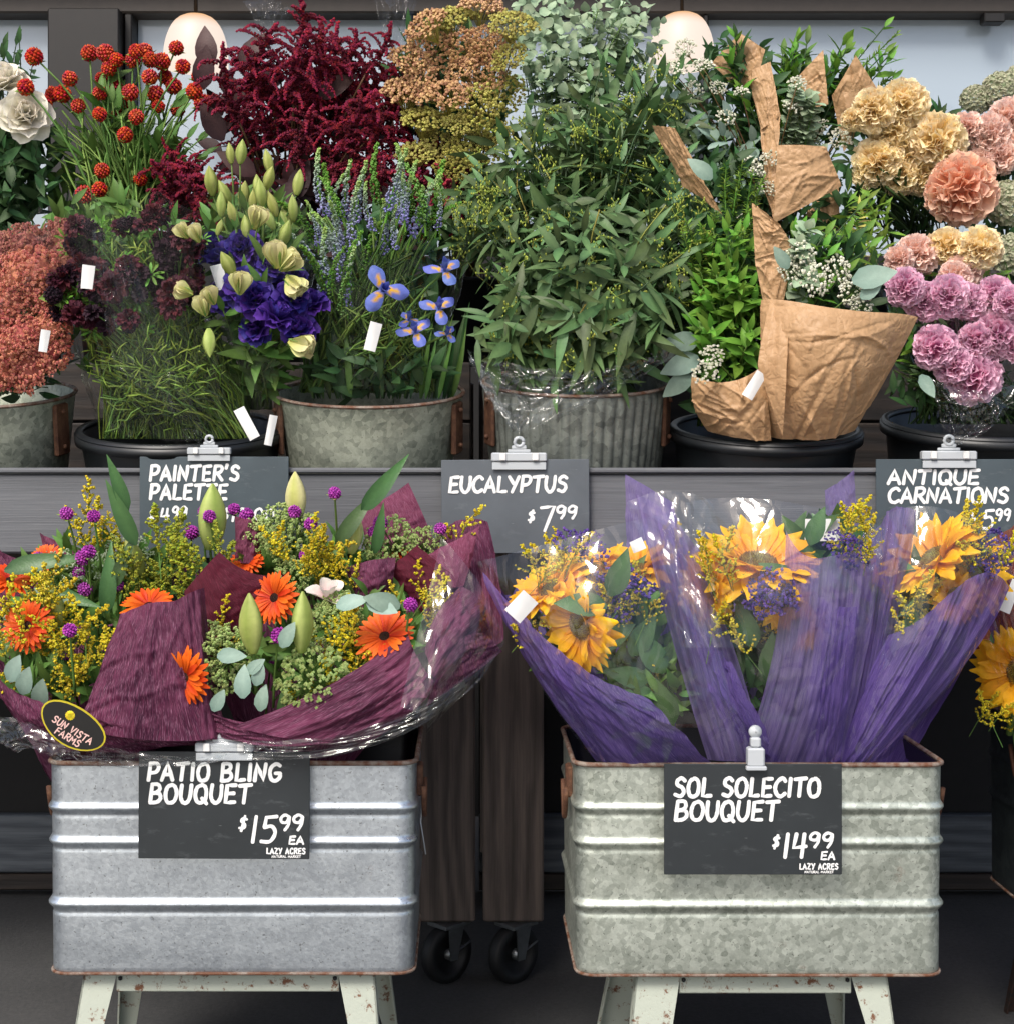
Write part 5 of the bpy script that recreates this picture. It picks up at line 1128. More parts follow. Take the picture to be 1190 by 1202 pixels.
# ---- carnations
def carns(t, lst, tp, base, d0, mat='stem_dark'):
    P = [W(x, y, d0+R.uniform(-.03, .03)) for x, y, _ in lst]; stems(t, base, P, mat, .003)
    for (x, y, r), p in zip(lst, P): place('bloom', tp[R.randint(0, len(tp)-1)], t, fr(p, Vector((R.gauss(0, .25), -1, .35+R.gauss(0, .25))), s=r*p.y/F/.05))
CY_ = [carnation_T(m['carn_yellow'], .05, s) for s in (1, 2)]; CP = [carnation_T(m['carn_peach'], .05, s) for s in (3, 4)]; CK = [carnation_T(m['carn_pink'], .05, s) for s in (5, 6)]; CB = [carnation_T(m['carn_blush'], .05, 7)]
c, rr_, base = BK['b6']; t = thing('carnation_bunch', 'bunch of buttery yellow and one big peach carnation at the upper right', 'flowers', c)
carns(t, [(1025, 130, 28), (1060, 122, 30), (1030, 190, 30), (1065, 180, 34), (1020, 205, 22), (1100, 165, 34), (1080, 205, 26), (1055, 205, 26), (1045, 150, 26), (1000, 140, 14)], CY_, c, 3.32)
carns(t, [(1128, 222, 43)], CP, c, 3.18)
fill_leaves(t, [(1070, 240, 3.42, 80, 60, .04), (1060, 170, 3.42, 70, 50, .03)], 260, LZ2, .9); grassy(t, c, [(1060, 220, 3.3, 60, 30, .03)], 40, 'stem_dark', .003)
wrapcone(t, c, W(1100, 110, 3.4), .05, .19, mat='cello_soft', seed=31, nzig=6, zig=.05, amp=.01, facet=True, nu=36, nv=16)
B8 = W(1190, 330, 3.45); t = thing('carnation_bunch', 'blush pink carnations behind the big peach one at the right edge', 'flowers', B8)
carns(t, [(1160, 160, 28), (1185, 140, 26), (1175, 185, 22), (1150, 190, 18), (1200, 170, 24), (1135, 150, 20)], CB, B8, 3.36)
fill_leaves(t, [(1170, 240, 3.42, 40, 60, .04)], 90, LZ2, .9)
t = thing('hydrangea_bunch', 'pale green hydrangea heads at the right edge of the picture', 'flowers', B8+Vector((.05, .05, 0)))
hy = [rose_T(m['hydra'], .012, ((4, 1, 15),), frill=.04, seed=s, wmul=1.2) for s in (1, 2)]
def hydrangea(mt, seed):
    q = T(mt); hh_ = rose_T(mt, .012, ((4, 1, 15),), frill=.04, seed=seed, wmul=1.2)
    for i in range(70):
        z = 1-1.25*(i+.5)/70; a_ = i*2.39996; s_ = math.sqrt(max(0, 1-z*z)); d = Vector((s_*math.cos(a_), s_*math.sin(a_), z)); q.addT(hh_, fr(d*.05, d+rv(.1)))
    return q
HY = hydrangea(m['hydra'], 2)
for x, y, s_, d_ in ((1175, 108, .9, 3.5), (1145, 118, .7, 3.52), (1200, 95, .8, 3.52), (1182, 240, 1.0, 3.28), (1188, 300, .9, 3.2)): place('bloom', HY, t, fr(W(x, y, d_), (0, -1, .8), s=s_))
c, rr_, base = BK['pink']; t = thing('carnation_bunch', 'clear wrapped bunch of variegated pink carnations above the antique carnations sign', 'flowers', c)
carns(t, [(1062, 338, 24), (1085, 355, 25), (1112, 348, 26), (1135, 355, 24), (1098, 408, 27), (1142, 442, 33), (1172, 392, 30), (1145, 400, 22), (1168, 345, 22), (1192, 405, 22), (1118, 428, 24), (1185, 355, 20)], CK, c, 2.93)
carns(t, [(1075, 300, 26), (1110, 290, 24), (1150, 292, 27), (1055, 305, 18), (1130, 320, 24)], CY_+CB, c, 3.03); carns(t, [(1120, 325, 20)], CB, c, 2.98)
fill_leaves(t, [(1110, 380, 3.06, 70, 50, .04), (1110, 460, 3.0, 70, 35, .05)], 300, LZ2, .8); grassy(t, c, [(1110, 430, 2.98, 60, 40, .05)], 200, 'stem_dark', .002, bs=.13)
fill_leaves(t, [(1060, 400, 2.98, 20, 30, .03), (1150, 330, 3.04, 60, 20, .02)], 60, LB, .7)
wrapcone(t, c-Vector((0, 0, .05)), W(1130, 290, 2.98), .07, .18, seed=33, nzig=6, zig=.04, amp=.008, facet=True, nu=44, nv=22)
joined(t, 'cellophane', film_T(m['cello'], gridp([[(1090, 440, 2.84), (1130, 470, 2.8), (1195, 450, 2.84)], [(1100, 480, 2.84), (1130, 500, 2.79), (1195, 490, 2.84)], [(1110, 520, 2.86), (1120, 525, 2.85), (1130, 520, 2.86)]]), 26, 26, amp=.01, seed=35, facet=True, cr=CR))
t = thing('plastic_bag_leaves', 'x', 'x', c) if False else None

# ------------------------------------------------------------------ patio bouquets (left tub)
GB = [daisy_T([m['orange']], 24, .043, .0085, .012, 2, s) for s in (1, 2)]; GD = disc_T(m['dark_disc'], .011, 1, 50)
GM = [globe_T(m['magenta'], .0115, s, 60, m['stem']) for s in (3, 4)]
PLM = [plume_T([m['goldenrod'], m['stem']], s, .07, 11, .0026, 9) for s in (1, 2)]; PLG = [plume_T([m['goldenrod_green'], m['stem']], s, .07, 13, .0026, 9, spread=.6) for s in (3, 4)]
AMM = [dome_T([m['ammi'], m['stem']], .048, 60, 10, .05, 1.45, s, True, .75, .13) for s in (1, 2)]; LWH = [dome_T([m['lace_white'], m['stem']], .04, 34, 9, .04, 1.4, 5, True, .6, .14)]
LLAN = [leaf_T(m['lily_leaf'], .115, .027, .3, c_, 9, .65) for c_ in (.2, .6)]
LILY = bud_T(m['bud_green'], .1, .0185, 3, 14, .9); LILC = bud_T(m['cream_bud'], .085, .016, 3, 14, .9)
def gerb(t, x, y, d, dr, s_=1):
    M = fr(W(x, y, d), dr, s=s_); o = place('gerbera', GB[R.randint(0, 1)], t, M); place('flower_centre', GD, o, M)
def plumes(t, pts, tp, d0, sp=.05, n_=2, s_=1.0):
    for x, y in pts:
        for _ in range(n_): place('goldenrod_plume', R.choice(tp), t, fr(W(x+R.gauss(0, 10), y+22+R.gauss(0, 8), d0+R.uniform(-sp, sp)), Vector((R.gauss(0, .45), -.35+R.gauss(0, .2), 1)), s=s_*R.uniform(.75, 1.2)))
def pill(t, pts, d0, base):
    P = [W(x, y, d0+R.uniform(-.04, .04)) for x, y in pts]
    for p in P:
        b = p+Vector((R.uniform(-.02, .02), .05, -R.uniform(.08, .16))); stems(t, b, [p], 'stem', .0021, spread=0, bow=.1)
    heads(t, 'gomphrena', GM, P, dirf=lambda p: Vector((R.gauss(0, .25), -.3, 1)), vary=.15)
def lily(t, x, y0, y1, d, dx, tp, dy=-.1, wd=1.0):
    M = lf(W(x, y1, d), Vector((0, 0, 1)), Vector((0, -1, 0))); L = (y1-y0)*d/F; q = Vector((dx, dy, 1)); k = L/(tp is LILY and .1 or .085)
    o = place('lily_bud', tp, t, fr(W(x, y1, d), q, s=1, roll=R.uniform(0, 6), sv=(k*wd, k*wd, k)))
    stems(t, W(x, y1, d)+Vector((0, .03, -.07)), [W(x, y1, d)], 'stem', .003, spread=0)
b_ = W(120, 985, 2.68); t1 = thing('patio_bouquet', 'mixed bouquet at the left with tall orange gerberas, magenta globes and a black farm label', 'bouquet', b_, 'burgundy wrapped bouquets')
PB = t1
wrapcone(t1, b_, W(105, 720, 2.72), .03, .24, mat='sisal', th0=-20, th1=200, name='wrap_sheet', seed=41, nzig=4, zig=.02, amp=.004, flare=.2)
wrapcone(t1, b_, W(95, 800, 2.64), .03, .13, mat='sisal', th0=-190, th1=10, name='wrap_sheet', seed=42, nzig=3, zig=.015, amp=.005, flare=.2)
panel(t1, [[(142, 722, 2.52), (178, 700, 2.46), (222, 708, 2.5)], [(118, 790, 2.46), (170, 780, 2.40), (225, 770, 2.47)], [(90, 855, 2.46), (170, 876, 2.42), (255, 868, 2.46)]], 'sisal', amp=.006, seed=43, nu=70, nv=60, cr=.008, ncr=12, pleat=.010, pfreq=2.3)
panel(t1, [[(-10, 795, 2.5), (40, 835, 2.45), (95, 840, 2.44), (150, 850, 2.44)], [(10, 850, 2.5), (60, 880, 2.44), (120, 880, 2.43), (200, 870, 2.44)], [(55, 880, 2.53), (100, 888, 2.50), (150, 884, 2.50), (250, 872, 2.5)]], 'sisal', amp=.006, seed=44, nu=60, nv=40, cr=.007, ncr=16, pleat=.008, pfreq=4)
panel(t1, [[(196, 712, 2.5), (222, 694, 2.46), (240, 690, 2.52)], [(205, 790, 2.46), (235, 780, 2.42), (246, 770, 2.5)], [(215, 868, 2.46), (240, 872, 2.44), (266, 862, 2.48)]], 'sisal', amp=.006, seed=67, nu=50, nv=60, cr=.007, ncr=12, pleat=.014, pfreq=1.6)
panel(t1, [(46, 625, 2.78), (92, 645, 2.74), (100, 690, 2.72), (58, 690, 2.78)], 'sisal_pink', amp=.004, seed=45, cr=.006, ncr=12)
panel(t1, [(-10, 640, 2.8), (30, 660, 2.78), (30, 720, 2.78), (-10, 720, 2.8)], 'sisal', amp=.004, seed=49, cr=.006, ncr=12)
panel(t1, [[(216, 695, 2.6), (245, 660, 2.58), (258, 648, 2.6)], [(235, 750, 2.56), (262, 715, 2.54), (300, 690, 2.58)], [(240, 790, 2.6), (280, 745, 2.56), (345, 668, 2.62)]], 'sisal_red', amp=.004, seed=46, cr=.006, ncr=12)
panel(t1, [(276, 606, 2.72), (308, 612, 2.72), (304, 662, 2.7), (276, 660, 2.7)], 'sisal_pink', amp=.004, seed=47, cr=.006, ncr=12, pleat=.006, pfreq=3)
joined(t1, 'cellophane', film_T(m['cello'], gridp([[(-20, 830, 2.5), (60, 870, 2.4), (200, 900, 2.4), (270, 880, 2.44)], [(-10, 860, 2.52), (50, 895, 2.44), (180, 905, 2.44), (260, 895, 2.48)]]), 44, 16, amp=.008, seed=48, facet=True, cr=CR))
for x, y, d, dr, s_ in ((33, 735, 2.54, (-.2, -1, .35), 1.1), (175, 712, 2.56, (0, -.6, 1), 1.1), (12, 682, 2.62, (.2, -.6, 1), 1), (55, 655, 2.72, (0, -.8, .6), .7)): gerb(t1, x, y, d, dr, s_)
plumes(t1, ((60, 745), (40, 790), (92, 775), (75, 720), (110, 760), (20, 745), (75, 800), (15, 700), (50, 700), (100, 740), (60, 690)), PLM, 2.55, n_=3)
plumes(t1, ((200, 640), (180, 660), (225, 650), (160, 660), (195, 620), (240, 640), (150, 690), (215, 680), (175, 690)), PLG, 2.66, n_=3)
plumes(t1, ((120, 620), (105, 605), (140, 640)), PLM, 2.7, n_=2)
pill(t1, ((78, 603), (110, 606), (45, 655), (104, 648), (97, 655), (93, 672), (100, 692), (44, 690), (138, 687), (37, 716), (80, 768)), 2.62, b_); pill(t1, ((82, 740),), 2.47, b_)
pill(t1, ((239, 600), (246, 606), (275, 598), (290, 605), (225, 625)), 2.7, b_)
for x, y0, y1, dx, d in ((165, 627, 675, -.35, 2.64), (72, 680, 735, -.3, 2.58), (247, 567, 645, .05, 2.7)): lily(t1, x, y0, y1, d, dx, LILY, wd=1.15)
heads(t1, 'lace_bloom', LWH, [W(110, 670, 2.66), (W(150, 655, 2.68)), W(70, 672, 2.68), W(10, 740, 2.6)], dirf=lambda p: facing(.3, .7))
for x, y, a_, s_ in ((5, 670, 1.3, 1.4), (40, 690, 1.8, 1.2), (150, 600, -.3, 1.0), (160, 640, -.4, 1.2), (125, 720, .1, 1.2), (135, 690, .3, 1), (80, 830, -.5, .9), (60, 850, .3, .9)): place('leaf', LLAN[x % 2], t1, lf(W(x, y, 2.6), Vector((math.sin(a_), -.2, math.cos(a_))), Vector((0, -1, .2))+rv(.2), s_*.9))
for x, y in ((25, 815), (45, 830), (10, 800)): place('eucalyptus_leaf', SILV[0], t1, lf(W(x, y, 2.5), Vector((R.gauss(0, .5), -.3, .6)), (0, -1, .3), .9))
fill_leaves(t1, [(90, 760, 2.68, 110, 50, .08), (130, 690, 2.74, 110, 50, .07), (60, 810, 2.56, 60, 25, .04)], 520, LG, .8)
# black farm label with a sunflower
o = W(85, 853, 2.395); s = 2.395/F
def ell(sx, sy, k=28): return [(sx*math.cos(6.2832*i/k)*(1+.12*math.sin(6.2832*i/k)), 0, sy*math.sin(6.2832*i/k)) for i in range(k)]
ML = Matrix.Translation(o) @ Matrix.Rotation(math.radians(32), 4, 'Y')
def disc_plate(mat, sx, sy, y0, y1):
    q = T(m[mat]); q.smooth = False; E = ell(sx*s, sy*s); n_ = len(E); q.add([(x, y0, z) for x, _, z in E]+[(x, y1, z) for x, _, z in E], [tuple(range(n_)), tuple(range(2*n_-1, n_-1, -1))]+[(i, i+n_, (i+1) % n_+n_, (i+1) % n_) for i in range(n_)]); return q
lab = place('farm_label', disc_plate('yellow_line', 42, 24, -.0005, .001), t1, ML); place('label_face', disc_plate('black_label', 40, 22, -.0012, -.0006), lab, ML)
q = T(m['pink_ink']); q.smooth = False; letters(q, 'SUN VISTA', -24, 7, 8, 1.6, .05, 1.2); letters(q, 'FARMS', -14, 17, 8, 1.6, .05, 1.2)
q2 = T(m['pink_ink']); q2.smooth = False; q2.addT(q, Matrix.Translation((0, -.0013, 0)) @ Matrix(((s, 0, 0, 0), (0, -s*.3, 0, 0), (0, 0, -s, 0), (0, 0, 0, 1)))); place('label_lettering', q2, lab, ML)
q = T(m['goldenrod']); q.smooth = False
for i in range(14):
    a_ = i*.4488; V, Fc, tt = petal_vf(.011, .004, 3, 3); q.add(V, Fc, 0, 1, M=Matrix.Rotation(a_, 4, 'Z'))
q.add(np.array([(0, 0, 0.0006), (.004, 0, .0006), (0, .004, .0006), (-.004, 0, .0006), (0, -.004, .0006)]), [(0, 1, 2), (0, 2, 3), (0, 3, 4), (0, 4, 1)], 0, 0)
place('label_sunflower', q, lab, ML @ Matrix.Translation((-.012, -.0022, .013)) @ Matrix.Rotation(math.radians(90), 4, 'X'))

b_ = W(340, 985, 2.68); t2 = thing('patio_bouquet', 'bouquet right of the black label, with two big green lily buds and folded burgundy front', 'bouquet', b_, 'burgundy wrapped bouquets')
wrapcone(t2, b_, W(375, 680, 2.75), .03, .26, mat='sisal', th0=-10, th1=190, name='wrap_sheet', seed=51, nzig=4, zig=.02, amp=.004, flare=.2)
wrapcone(t2, b_, W(360, 830, 2.64), .03, .13, mat='sisal', th0=-190, th1=10, name='wrap_sheet', seed=52, nzig=3, zig=.01, amp=.005, flare=.2)
panel(t2, [[(478, 742, 2.46), (490, 780, 2.44), (512, 802, 2.46)], [(400, 810, 2.42), (440, 840, 2.36), (500, 830, 2.44)], [(275, 852, 2.44), (350, 878, 2.40), (440, 868, 2.44)]], 'sisal', amp=.006, seed=53, nu=70, nv=60, cr=.008, ncr=14, pleat=.008, pfreq=2.6)
panel(t2, [[(212, 812, 2.52), (250, 850, 2.44), (330, 862, 2.42), (400, 850, 2.42)], [(230, 850, 2.50), (270, 880, 2.44), (330, 880, 2.42), (420, 870, 2.43)]], 'sisal', amp=.004, seed=54, cr=.006, ncr=12)
panel(t2, [[(540, 688, 2.56), (575, 700, 2.54), (572, 742, 2.56)], [(500, 730, 2.50), (555, 700, 2.44), (560, 770, 2.5)], [(500, 765, 2.48), (505, 800, 2.44), (515, 808, 2.48)]], 'sisal', amp=.006, seed=55, cr=.007, ncr=12, pleat=.004, pfreq=3)
panel(t2, [(525, 748, 2.5), (568, 742, 2.5), (590, 765, 2.52), (500, 830, 2.5)], 'sisal', amp=.005, seed=61, cr=.006, ncr=12)
panel(t2, [(525, 745, 2.53), (572, 722, 2.54), (560, 760, 2.52), (530, 765, 2.52)], 'sisal_red', amp=.004, seed=62, cr=.006, ncr=12)
panel(t2, [(455, 668, 2.64), (490, 640, 2.62), (528, 672, 2.58), (500, 725, 2.6)], 'sisal_red', amp=.004, seed=56, cr=.006, ncr=12)
panel(t2, [[(500, 652, 2.62), (535, 635, 2.6), (563, 617, 2.62)], [(520, 670, 2.58), (540, 665, 2.56), (556, 650, 2.6)], [(528, 690, 2.58), (535, 690, 2.57), (545, 688, 2.58)]], 'sisal_pink', amp=.004, seed=57, cr=.006, ncr=12)
panel(t2, [[(422, 606, 2.78), (452, 585, 2.76), (480, 567, 2.78)], [(430, 640, 2.76), (470, 620, 2.72), (500, 610, 2.76)], [(440, 660, 2.76), (480, 650, 2.72), (512, 640, 2.76)]], 'sisal_pink', amp=.004, seed=58, cr=.006, ncr=12)
panel(t2, [[(405, 668, 2.64), (430, 655, 2.58), (465, 655, 2.62)], [(412, 690, 2.62), (430, 690, 2.54), (462, 690, 2.6)], [(420, 705, 2.64), (440, 718, 2.60), (455, 705, 2.64)]], 'sisal', amp=.006, seed=59, cr=.006, ncr=12, pleat=.004, pfreq=3)
joined(t2, 'cellophane', film_T(m['cello'], gridp([[(592, 755, 2.5), (520, 830, 2.40), (420, 880, 2.36), (330, 872, 2.40), (240, 868, 2.44)], [(570, 790, 2.5), (510, 858, 2.42), (430, 900, 2.40), (340, 895, 2.42), (255, 890, 2.46)]]), 60, 20, amp=.012, seed=60, facet=True, freq=3))
joined(t2, 'cellophane', film_T(m['cello'], gridp([[(520, 630, 2.5), (575, 690, 2.46), (592, 755, 2.5)], [(500, 700, 2.44), (560, 780, 2.40), (560, 800, 2.46)], [(470, 830, 2.4), (510, 840, 2.38), (500, 862, 2.44)]]), 36, 36, amp=.010, seed=64, facet=True, freq=2))
for x, y, d, dr, s_ in ((323, 702, 2.58, (-.5, -1, .3), 1.1), (218, 795, 2.46, (-.5, -1, -.05), 1.15), (452, 748, 2.48, (-.2, -.9, .75), 1.2), (308, 648, 2.72, (.1, -.6, .8), .8), (290, 660, 2.7, (-.2, -.7, .8), .8), (472, 652, 2.7, (0, -.6, 1), .5)): gerb(t2, x, y, d, dr, s_)
panel(t2, [[(505, 640, 2.72), (530, 600, 2.68), (572, 612, 2.7)], [(520, 700, 2.66), (560, 680, 2.60), (588, 680, 2.64)], [(520, 760, 2.6), (560, 780, 2.54), (592, 750, 2.58)]], 'sisal', amp=.006, seed=66, nu=44, nv=60, cr=.008, ncr=14, pleat=.01, pfreq=3)
lily(t2, 298, 695, 767, 2.46, -.06, LILY, wd=1.05); lily(t2, 354, 693, 766, 2.46, .03, LILY, wd=.95); lily(t2, 349, 553, 612, 2.7, -.03, LILC, wd=1.1); lily(t2, 413, 598, 650, 2.66, .12, LILC)
q = rose_T(m['lily_white'], .036, ((3, .7, 62), (3, 1.0, 40)), frill=.03, seed=9, wmul=.8); place('lily_bloom', q, t2, fr(W(385, 698, 2.56), Vector((.1, -.55, 1)), roll=.4))
pill(t2, ((393, 579), (346, 601), (447, 614), (517, 621), (365, 615), (358, 652), (330, 747), (318, 781), (330, 681), (440, 625)), 2.66, b_); pill(t2, ((482, 710), (328, 746)), 2.47, b_)
plumes(t2, ((385, 650), (372, 655), (345, 655), (405, 665), (370, 630)), PLM, 2.64, n_=3); plumes(t2, ((430, 775), (440, 760), (425, 740), (410, 800), (385, 745), (450, 790)), PLM, 2.52, n_=3)
plumes(t2, ((490, 690), (515, 700), (505, 720), (480, 690), (250, 740), (262, 720), (225, 745), (380, 820), (350, 825)), PLM, 2.56, n_=2, s_=.85); plumes(t2, ((530, 630), (528, 622)), PLM, 2.66, n_=1)
for i, (x, y, d, s_) in enumerate(((370, 800, 2.47, 1.2), (265, 775, 2.5, 1.15), (240, 760, 2.53, .9), (390, 735, 2.55, .9), (345, 635, 2.68, 1.1), (460, 640, 2.68, 1.0), (330, 620, 2.7, .9), (400, 720, 2.56, .8), (240, 800, 2.5, .8), (500, 640, 2.68, .7), (310, 630, 2.72, .8), (345, 680, 2.62, .7))): place('lace_bloom', AMM[i % 2], t2, fr(W(x, y, d), facing(.2, .4), s=s_))
for x, y, a_, s_ in ((290, 790, .9, .55), (300, 805, .3, .6), (285, 820, 0, .8), (305, 835, .15, .65), (255, 770, 1.5, .7), (250, 835, .5, .6), (395, 712, 1.2, .8), (430, 705, 1.9, .8), (470, 712, -1.3, .9), (330, 760, .5, .7)): place('eucalyptus_leaf', SILV[x % 2], t2, lf(W(x, y, 2.44), Vector((math.sin(a_), -.2, math.cos(a_))), Vector((0, -1, .25))+rv(.15), s_*1.1))
for x, y, a_, s_ in ((395, 640, .6, 1.3), (425, 600, .7, 1.4), (440, 650, .2, 1.0), (270, 690, -.8, .9), (330, 850, .1, .8)): place('leaf', LLAN[x % 2], t2, lf(W(x, y, 2.64 if y < 700 else 2.46), Vector((math.sin(a_), -.2, math.cos(a_))), Vector((0, -1, .2))+rv(.2), s_*.8))
fill_leaves(t2, [(360, 780, 2.62, 130, 50, .08), (390, 680, 2.72, 110, 50, .06), (440, 740, 2.62, 60, 50, .05)], 620, LG, .75)

# ------------------------------------------------------------------ sunflower bouquets (right tub)
SPT = [T(m['sun_petal']) for _ in range(3)]
for i, q in enumerate(SPT): V, Fc, tt = petal_vf(.058, .026, 7, 5, cup=.3, curl=.35+.3*i, tipw=.3, seed=i); q.add(V, Fc, 0, tt)
SDS = disc_T(m['sun_disc'], .023, 2, 160, .3)
def sunfl(t, x, y, d, dr, s_=1.0):
    M = fr(W(x, y, d), dr, s=s_); o = place('sunflower', SDS, t, M)
    for la in range(3):
        for i in range(15):
            Mp = M @ Matrix.Rotation(6.2832*(i+la*.37+R.uniform(-.2, .2))/15, 4, 'Z') @ Matrix.Translation((0, .021, -.001-la*.003)) @ Matrix.Rotation(R.uniform(.05, .55)+.28*la, 4, 'X') @ Matrix.Scale(R.uniform(.85, 1.12), 4)
            place('petal', SPT[R.randint(0, 2)], o, Mp)
    stems(t, W(x, y, d)+Vector((0, .06, -.12)), [W(x, y, d)-Vector(dr).normalized()*.008], 'stem', .005, spread=0)
ST = [dome_T([m['statice'], m['leaf']], .028, 20, 5, .1, 1.5, s, True, .8, .25) for s in (1, 2)]
def static(t, pts, d0): heads(t, 'statice', ST, [W(x, y, d0+R.uniform(-.02, .02)) for x, y in pts], dirf=lambda p: facing(.4, .7), vary=.2)
def sunb(label, bx, by, bd): return thing('sunflower_bouquet', label, 'bouquet', W(bx, by, bd), 'purple wrapped sunflower bouquets')
# left one
b_ = W(780, 985, 2.66); t = sunb('sunflower bouquet leaning left out of the greenish tub, its big bloom facing left', 780, 985, 2.66)
wrapcone(t, b_, W(690, 660, 2.74), .03, .17, mat='organza', th0=-10, th1=190, name='wrap_sheet', seed=71, nzig=3, zig=.02, pleat=.05)
panel(t, [[(566, 672, 2.58), (600, 700, 2.52), (640, 770, 2.48), (700, 800, 2.46), (760, 820, 2.46)], [(580, 730, 2.54), (610, 770, 2.46), (670, 830, 2.42), (720, 850, 2.40), (800, 860, 2.44)], [(700, 893, 2.54), (710, 897, 2.50), (740, 897, 2.48), (780, 897, 2.50), (835, 897, 2.52)]], 'organza', amp=.006, seed=72, cr=.006, ncr=12, pleat=.008, pfreq=3, freq=2.4, nu=90, nv=60)
panel(t, [(733, 556, 2.76), (790, 590, 2.72), (805, 680, 2.64), (735, 680, 2.7)], 'organza_light', amp=.005, seed=73, cr=.006, ncr=12)
panel(t, [[(745, 580, 2.62), (780, 590, 2.54), (815, 640, 2.6)], [(780, 730, 2.54), (820, 740, 2.42), (860, 740, 2.52)], [(830, 892, 2.54), (865, 896, 2.50), (900, 892, 2.52)]], 'organza_light', amp=.004, seed=74, cr=.006, ncr=12, pleat=.018, pfreq=2, nu=90, nv=60)
sunfl(t, 680, 735, 2.50, (-.8, -.6, -.25), 1.0); sunfl(t, 648, 690, 2.56, (-.6, -.35, .9), .95); sunfl(t, 690, 668, 2.64, (-.1, -.3, 1.0), .95); sunfl(t, 748, 665, 2.64, (-.2, -.35, .9), .8); sunfl(t, 625, 700, 2.6, (-.8, -.3, .7), .7)
plumes(t, ((640, 665), (668, 648), (735, 700), (745, 730), (620, 735), (765, 690), (755, 790), (720, 690), (660, 650)), PLM, 2.58, n_=3, s_=.9); plumes(t, ((770, 620),), PLM, 2.68, n_=2, s_=.8)
static(t, ((668, 640), (690, 640), (715, 690), (730, 680), (725, 715), (745, 700), (700, 660)), 2.56)
for x, y, a_, s_ in ((712, 712, -1.45, 1.15), (715, 700, .4, 1.1), (700, 760, 1.0, 1), (740, 770, .5, 1.1), (780, 790, -.6, 1.2), (770, 830, -.9, 1.0), (790, 850, -.4, 1.1), (760, 800, -1.3, 1.0)): place('leaf', LBIG[x % 2], t, lf(W(x, y, 2.47 if y < 720 else 2.56), Vector((math.sin(a_), -.2, math.cos(a_))), Vector((0, -1, .3))+rv(.2), s_*.85))
fill_leaves(t, [(710, 740, 2.64, 80, 70, .07), (760, 820, 2.6, 50, 50, .05)], 330, LG, .9)
tagq(t, 612, 712, 2.44, 24, 32, .75, name='white_sticker_glare'); tagq(t, 748, 640, 2.56, 16, 14, -.4)
joined(t, 'cellophane', film_T(m['cello'], gridp([[(560, 660, 2.56), (640, 640, 2.46), (730, 610, 2.46), (800, 600, 2.56)], [(590, 740, 2.5), (660, 760, 2.38), (760, 740, 2.38), (830, 730, 2.48)], [(650, 840, 2.5), (710, 850, 2.40), (790, 850, 2.40), (860, 840, 2.46)], [(700, 895, 2.5), (740, 900, 2.46), (820, 900, 2.46), (890, 895, 2.5)]]), 60, 60, amp=.011, seed=75, facet=True, freq=2.2))
joined(t, 'cellophane', film_T(m['cello'], gridp([[(735, 590, 2.6), (790, 562, 2.56), (835, 590, 2.58)], [(760, 650, 2.56), (800, 650, 2.5), (850, 640, 2.56)], [(800, 760, 2.5), (840, 760, 2.44), (880, 760, 2.5)]]), 30, 40, amp=.012, seed=76, facet=True, freq=2.4))
# middle one
b_ = W(900, 985, 2.66); t = sunb('sunflower bouquet upright in the middle of the greenish tub, wide yellow bloom at its top', 900, 985, 2.66)
wrapcone(t, b_, W(915, 620, 2.72), .03, .2, mat='organza_light', th0=-10, th1=190, name='wrap_sheet', seed=81, nzig=4, zig=.03, pleat=.06)
panel(t, [[(800, 700, 2.58), (830, 760, 2.52), (860, 780, 2.5)], [(820, 800, 2.5), (850, 830, 2.44), (880, 830, 2.48)], [(870, 893, 2.54), (885, 896, 2.52), (915, 896, 2.52)]], 'organza', amp=.005, seed=82, cr=.006, ncr=12, pleat=.012, pfreq=3, nu=90, nv=60)
panel(t, [[(922, 622, 2.56), (955, 700, 2.48), (1000, 610, 2.5), (1034, 668, 2.54)], [(920, 760, 2.5), (950, 780, 2.42), (990, 780, 2.42), (1020, 760, 2.5)], [(870, 894, 2.54), (910, 897, 2.50), (950, 897, 2.50), (988, 893, 2.53)]], 'organza_light', amp=.006, seed=83, cr=.006, ncr=12, pleat=.014, pfreq=4, nu=90, nv=60)
panel(t, [[(960, 700, 2.52), (990, 720, 2.46), (1010, 710, 2.5)], [(950, 800, 2.48), (970, 800, 2.42), (1000, 800, 2.47)], [(945, 895, 2.53), (965, 897, 2.51), (985, 894, 2.52)]], 'organza', amp=.005, seed=84, cr=.006, ncr=12, pleat=.01, pfreq=2, nu=90, nv=60)
panel(t, [(968, 575, 2.72), (1002, 552, 2.72), (1008, 640, 2.68), (970, 640, 2.68)], 'organza_light', amp=.004, seed=85, cr=.006, ncr=12)
sunfl(t, 890, 660, 2.57, (.05, -.5, 1.0), 1.35); sunfl(t, 832, 690, 2.56, (-.8, -.5, .0), .8); sunfl(t, 915, 705, 2.54, (.1, -.9, -.2), .6); sunfl(t, 940, 735, 2.56, (.3, -.8, -.3), .6); sunfl(t, 975, 635, 2.68, (.1, -.7, .8), .6)
fill_leaves(t, [(960, 650, 2.66, 40, 25, .04)], 50, LBIG, .8)
plumes(t, ((850, 660), (845, 700), (835, 720), (860, 728), (880, 735), (830, 650), (1005, 610), (1000, 630), (1010, 640), (990, 600)), PLM, 2.54, n_=3, s_=.85)
static(t, ((890, 697), (905, 692), (915, 706), (895, 710), (985, 640), (1000, 650)), 2.5)
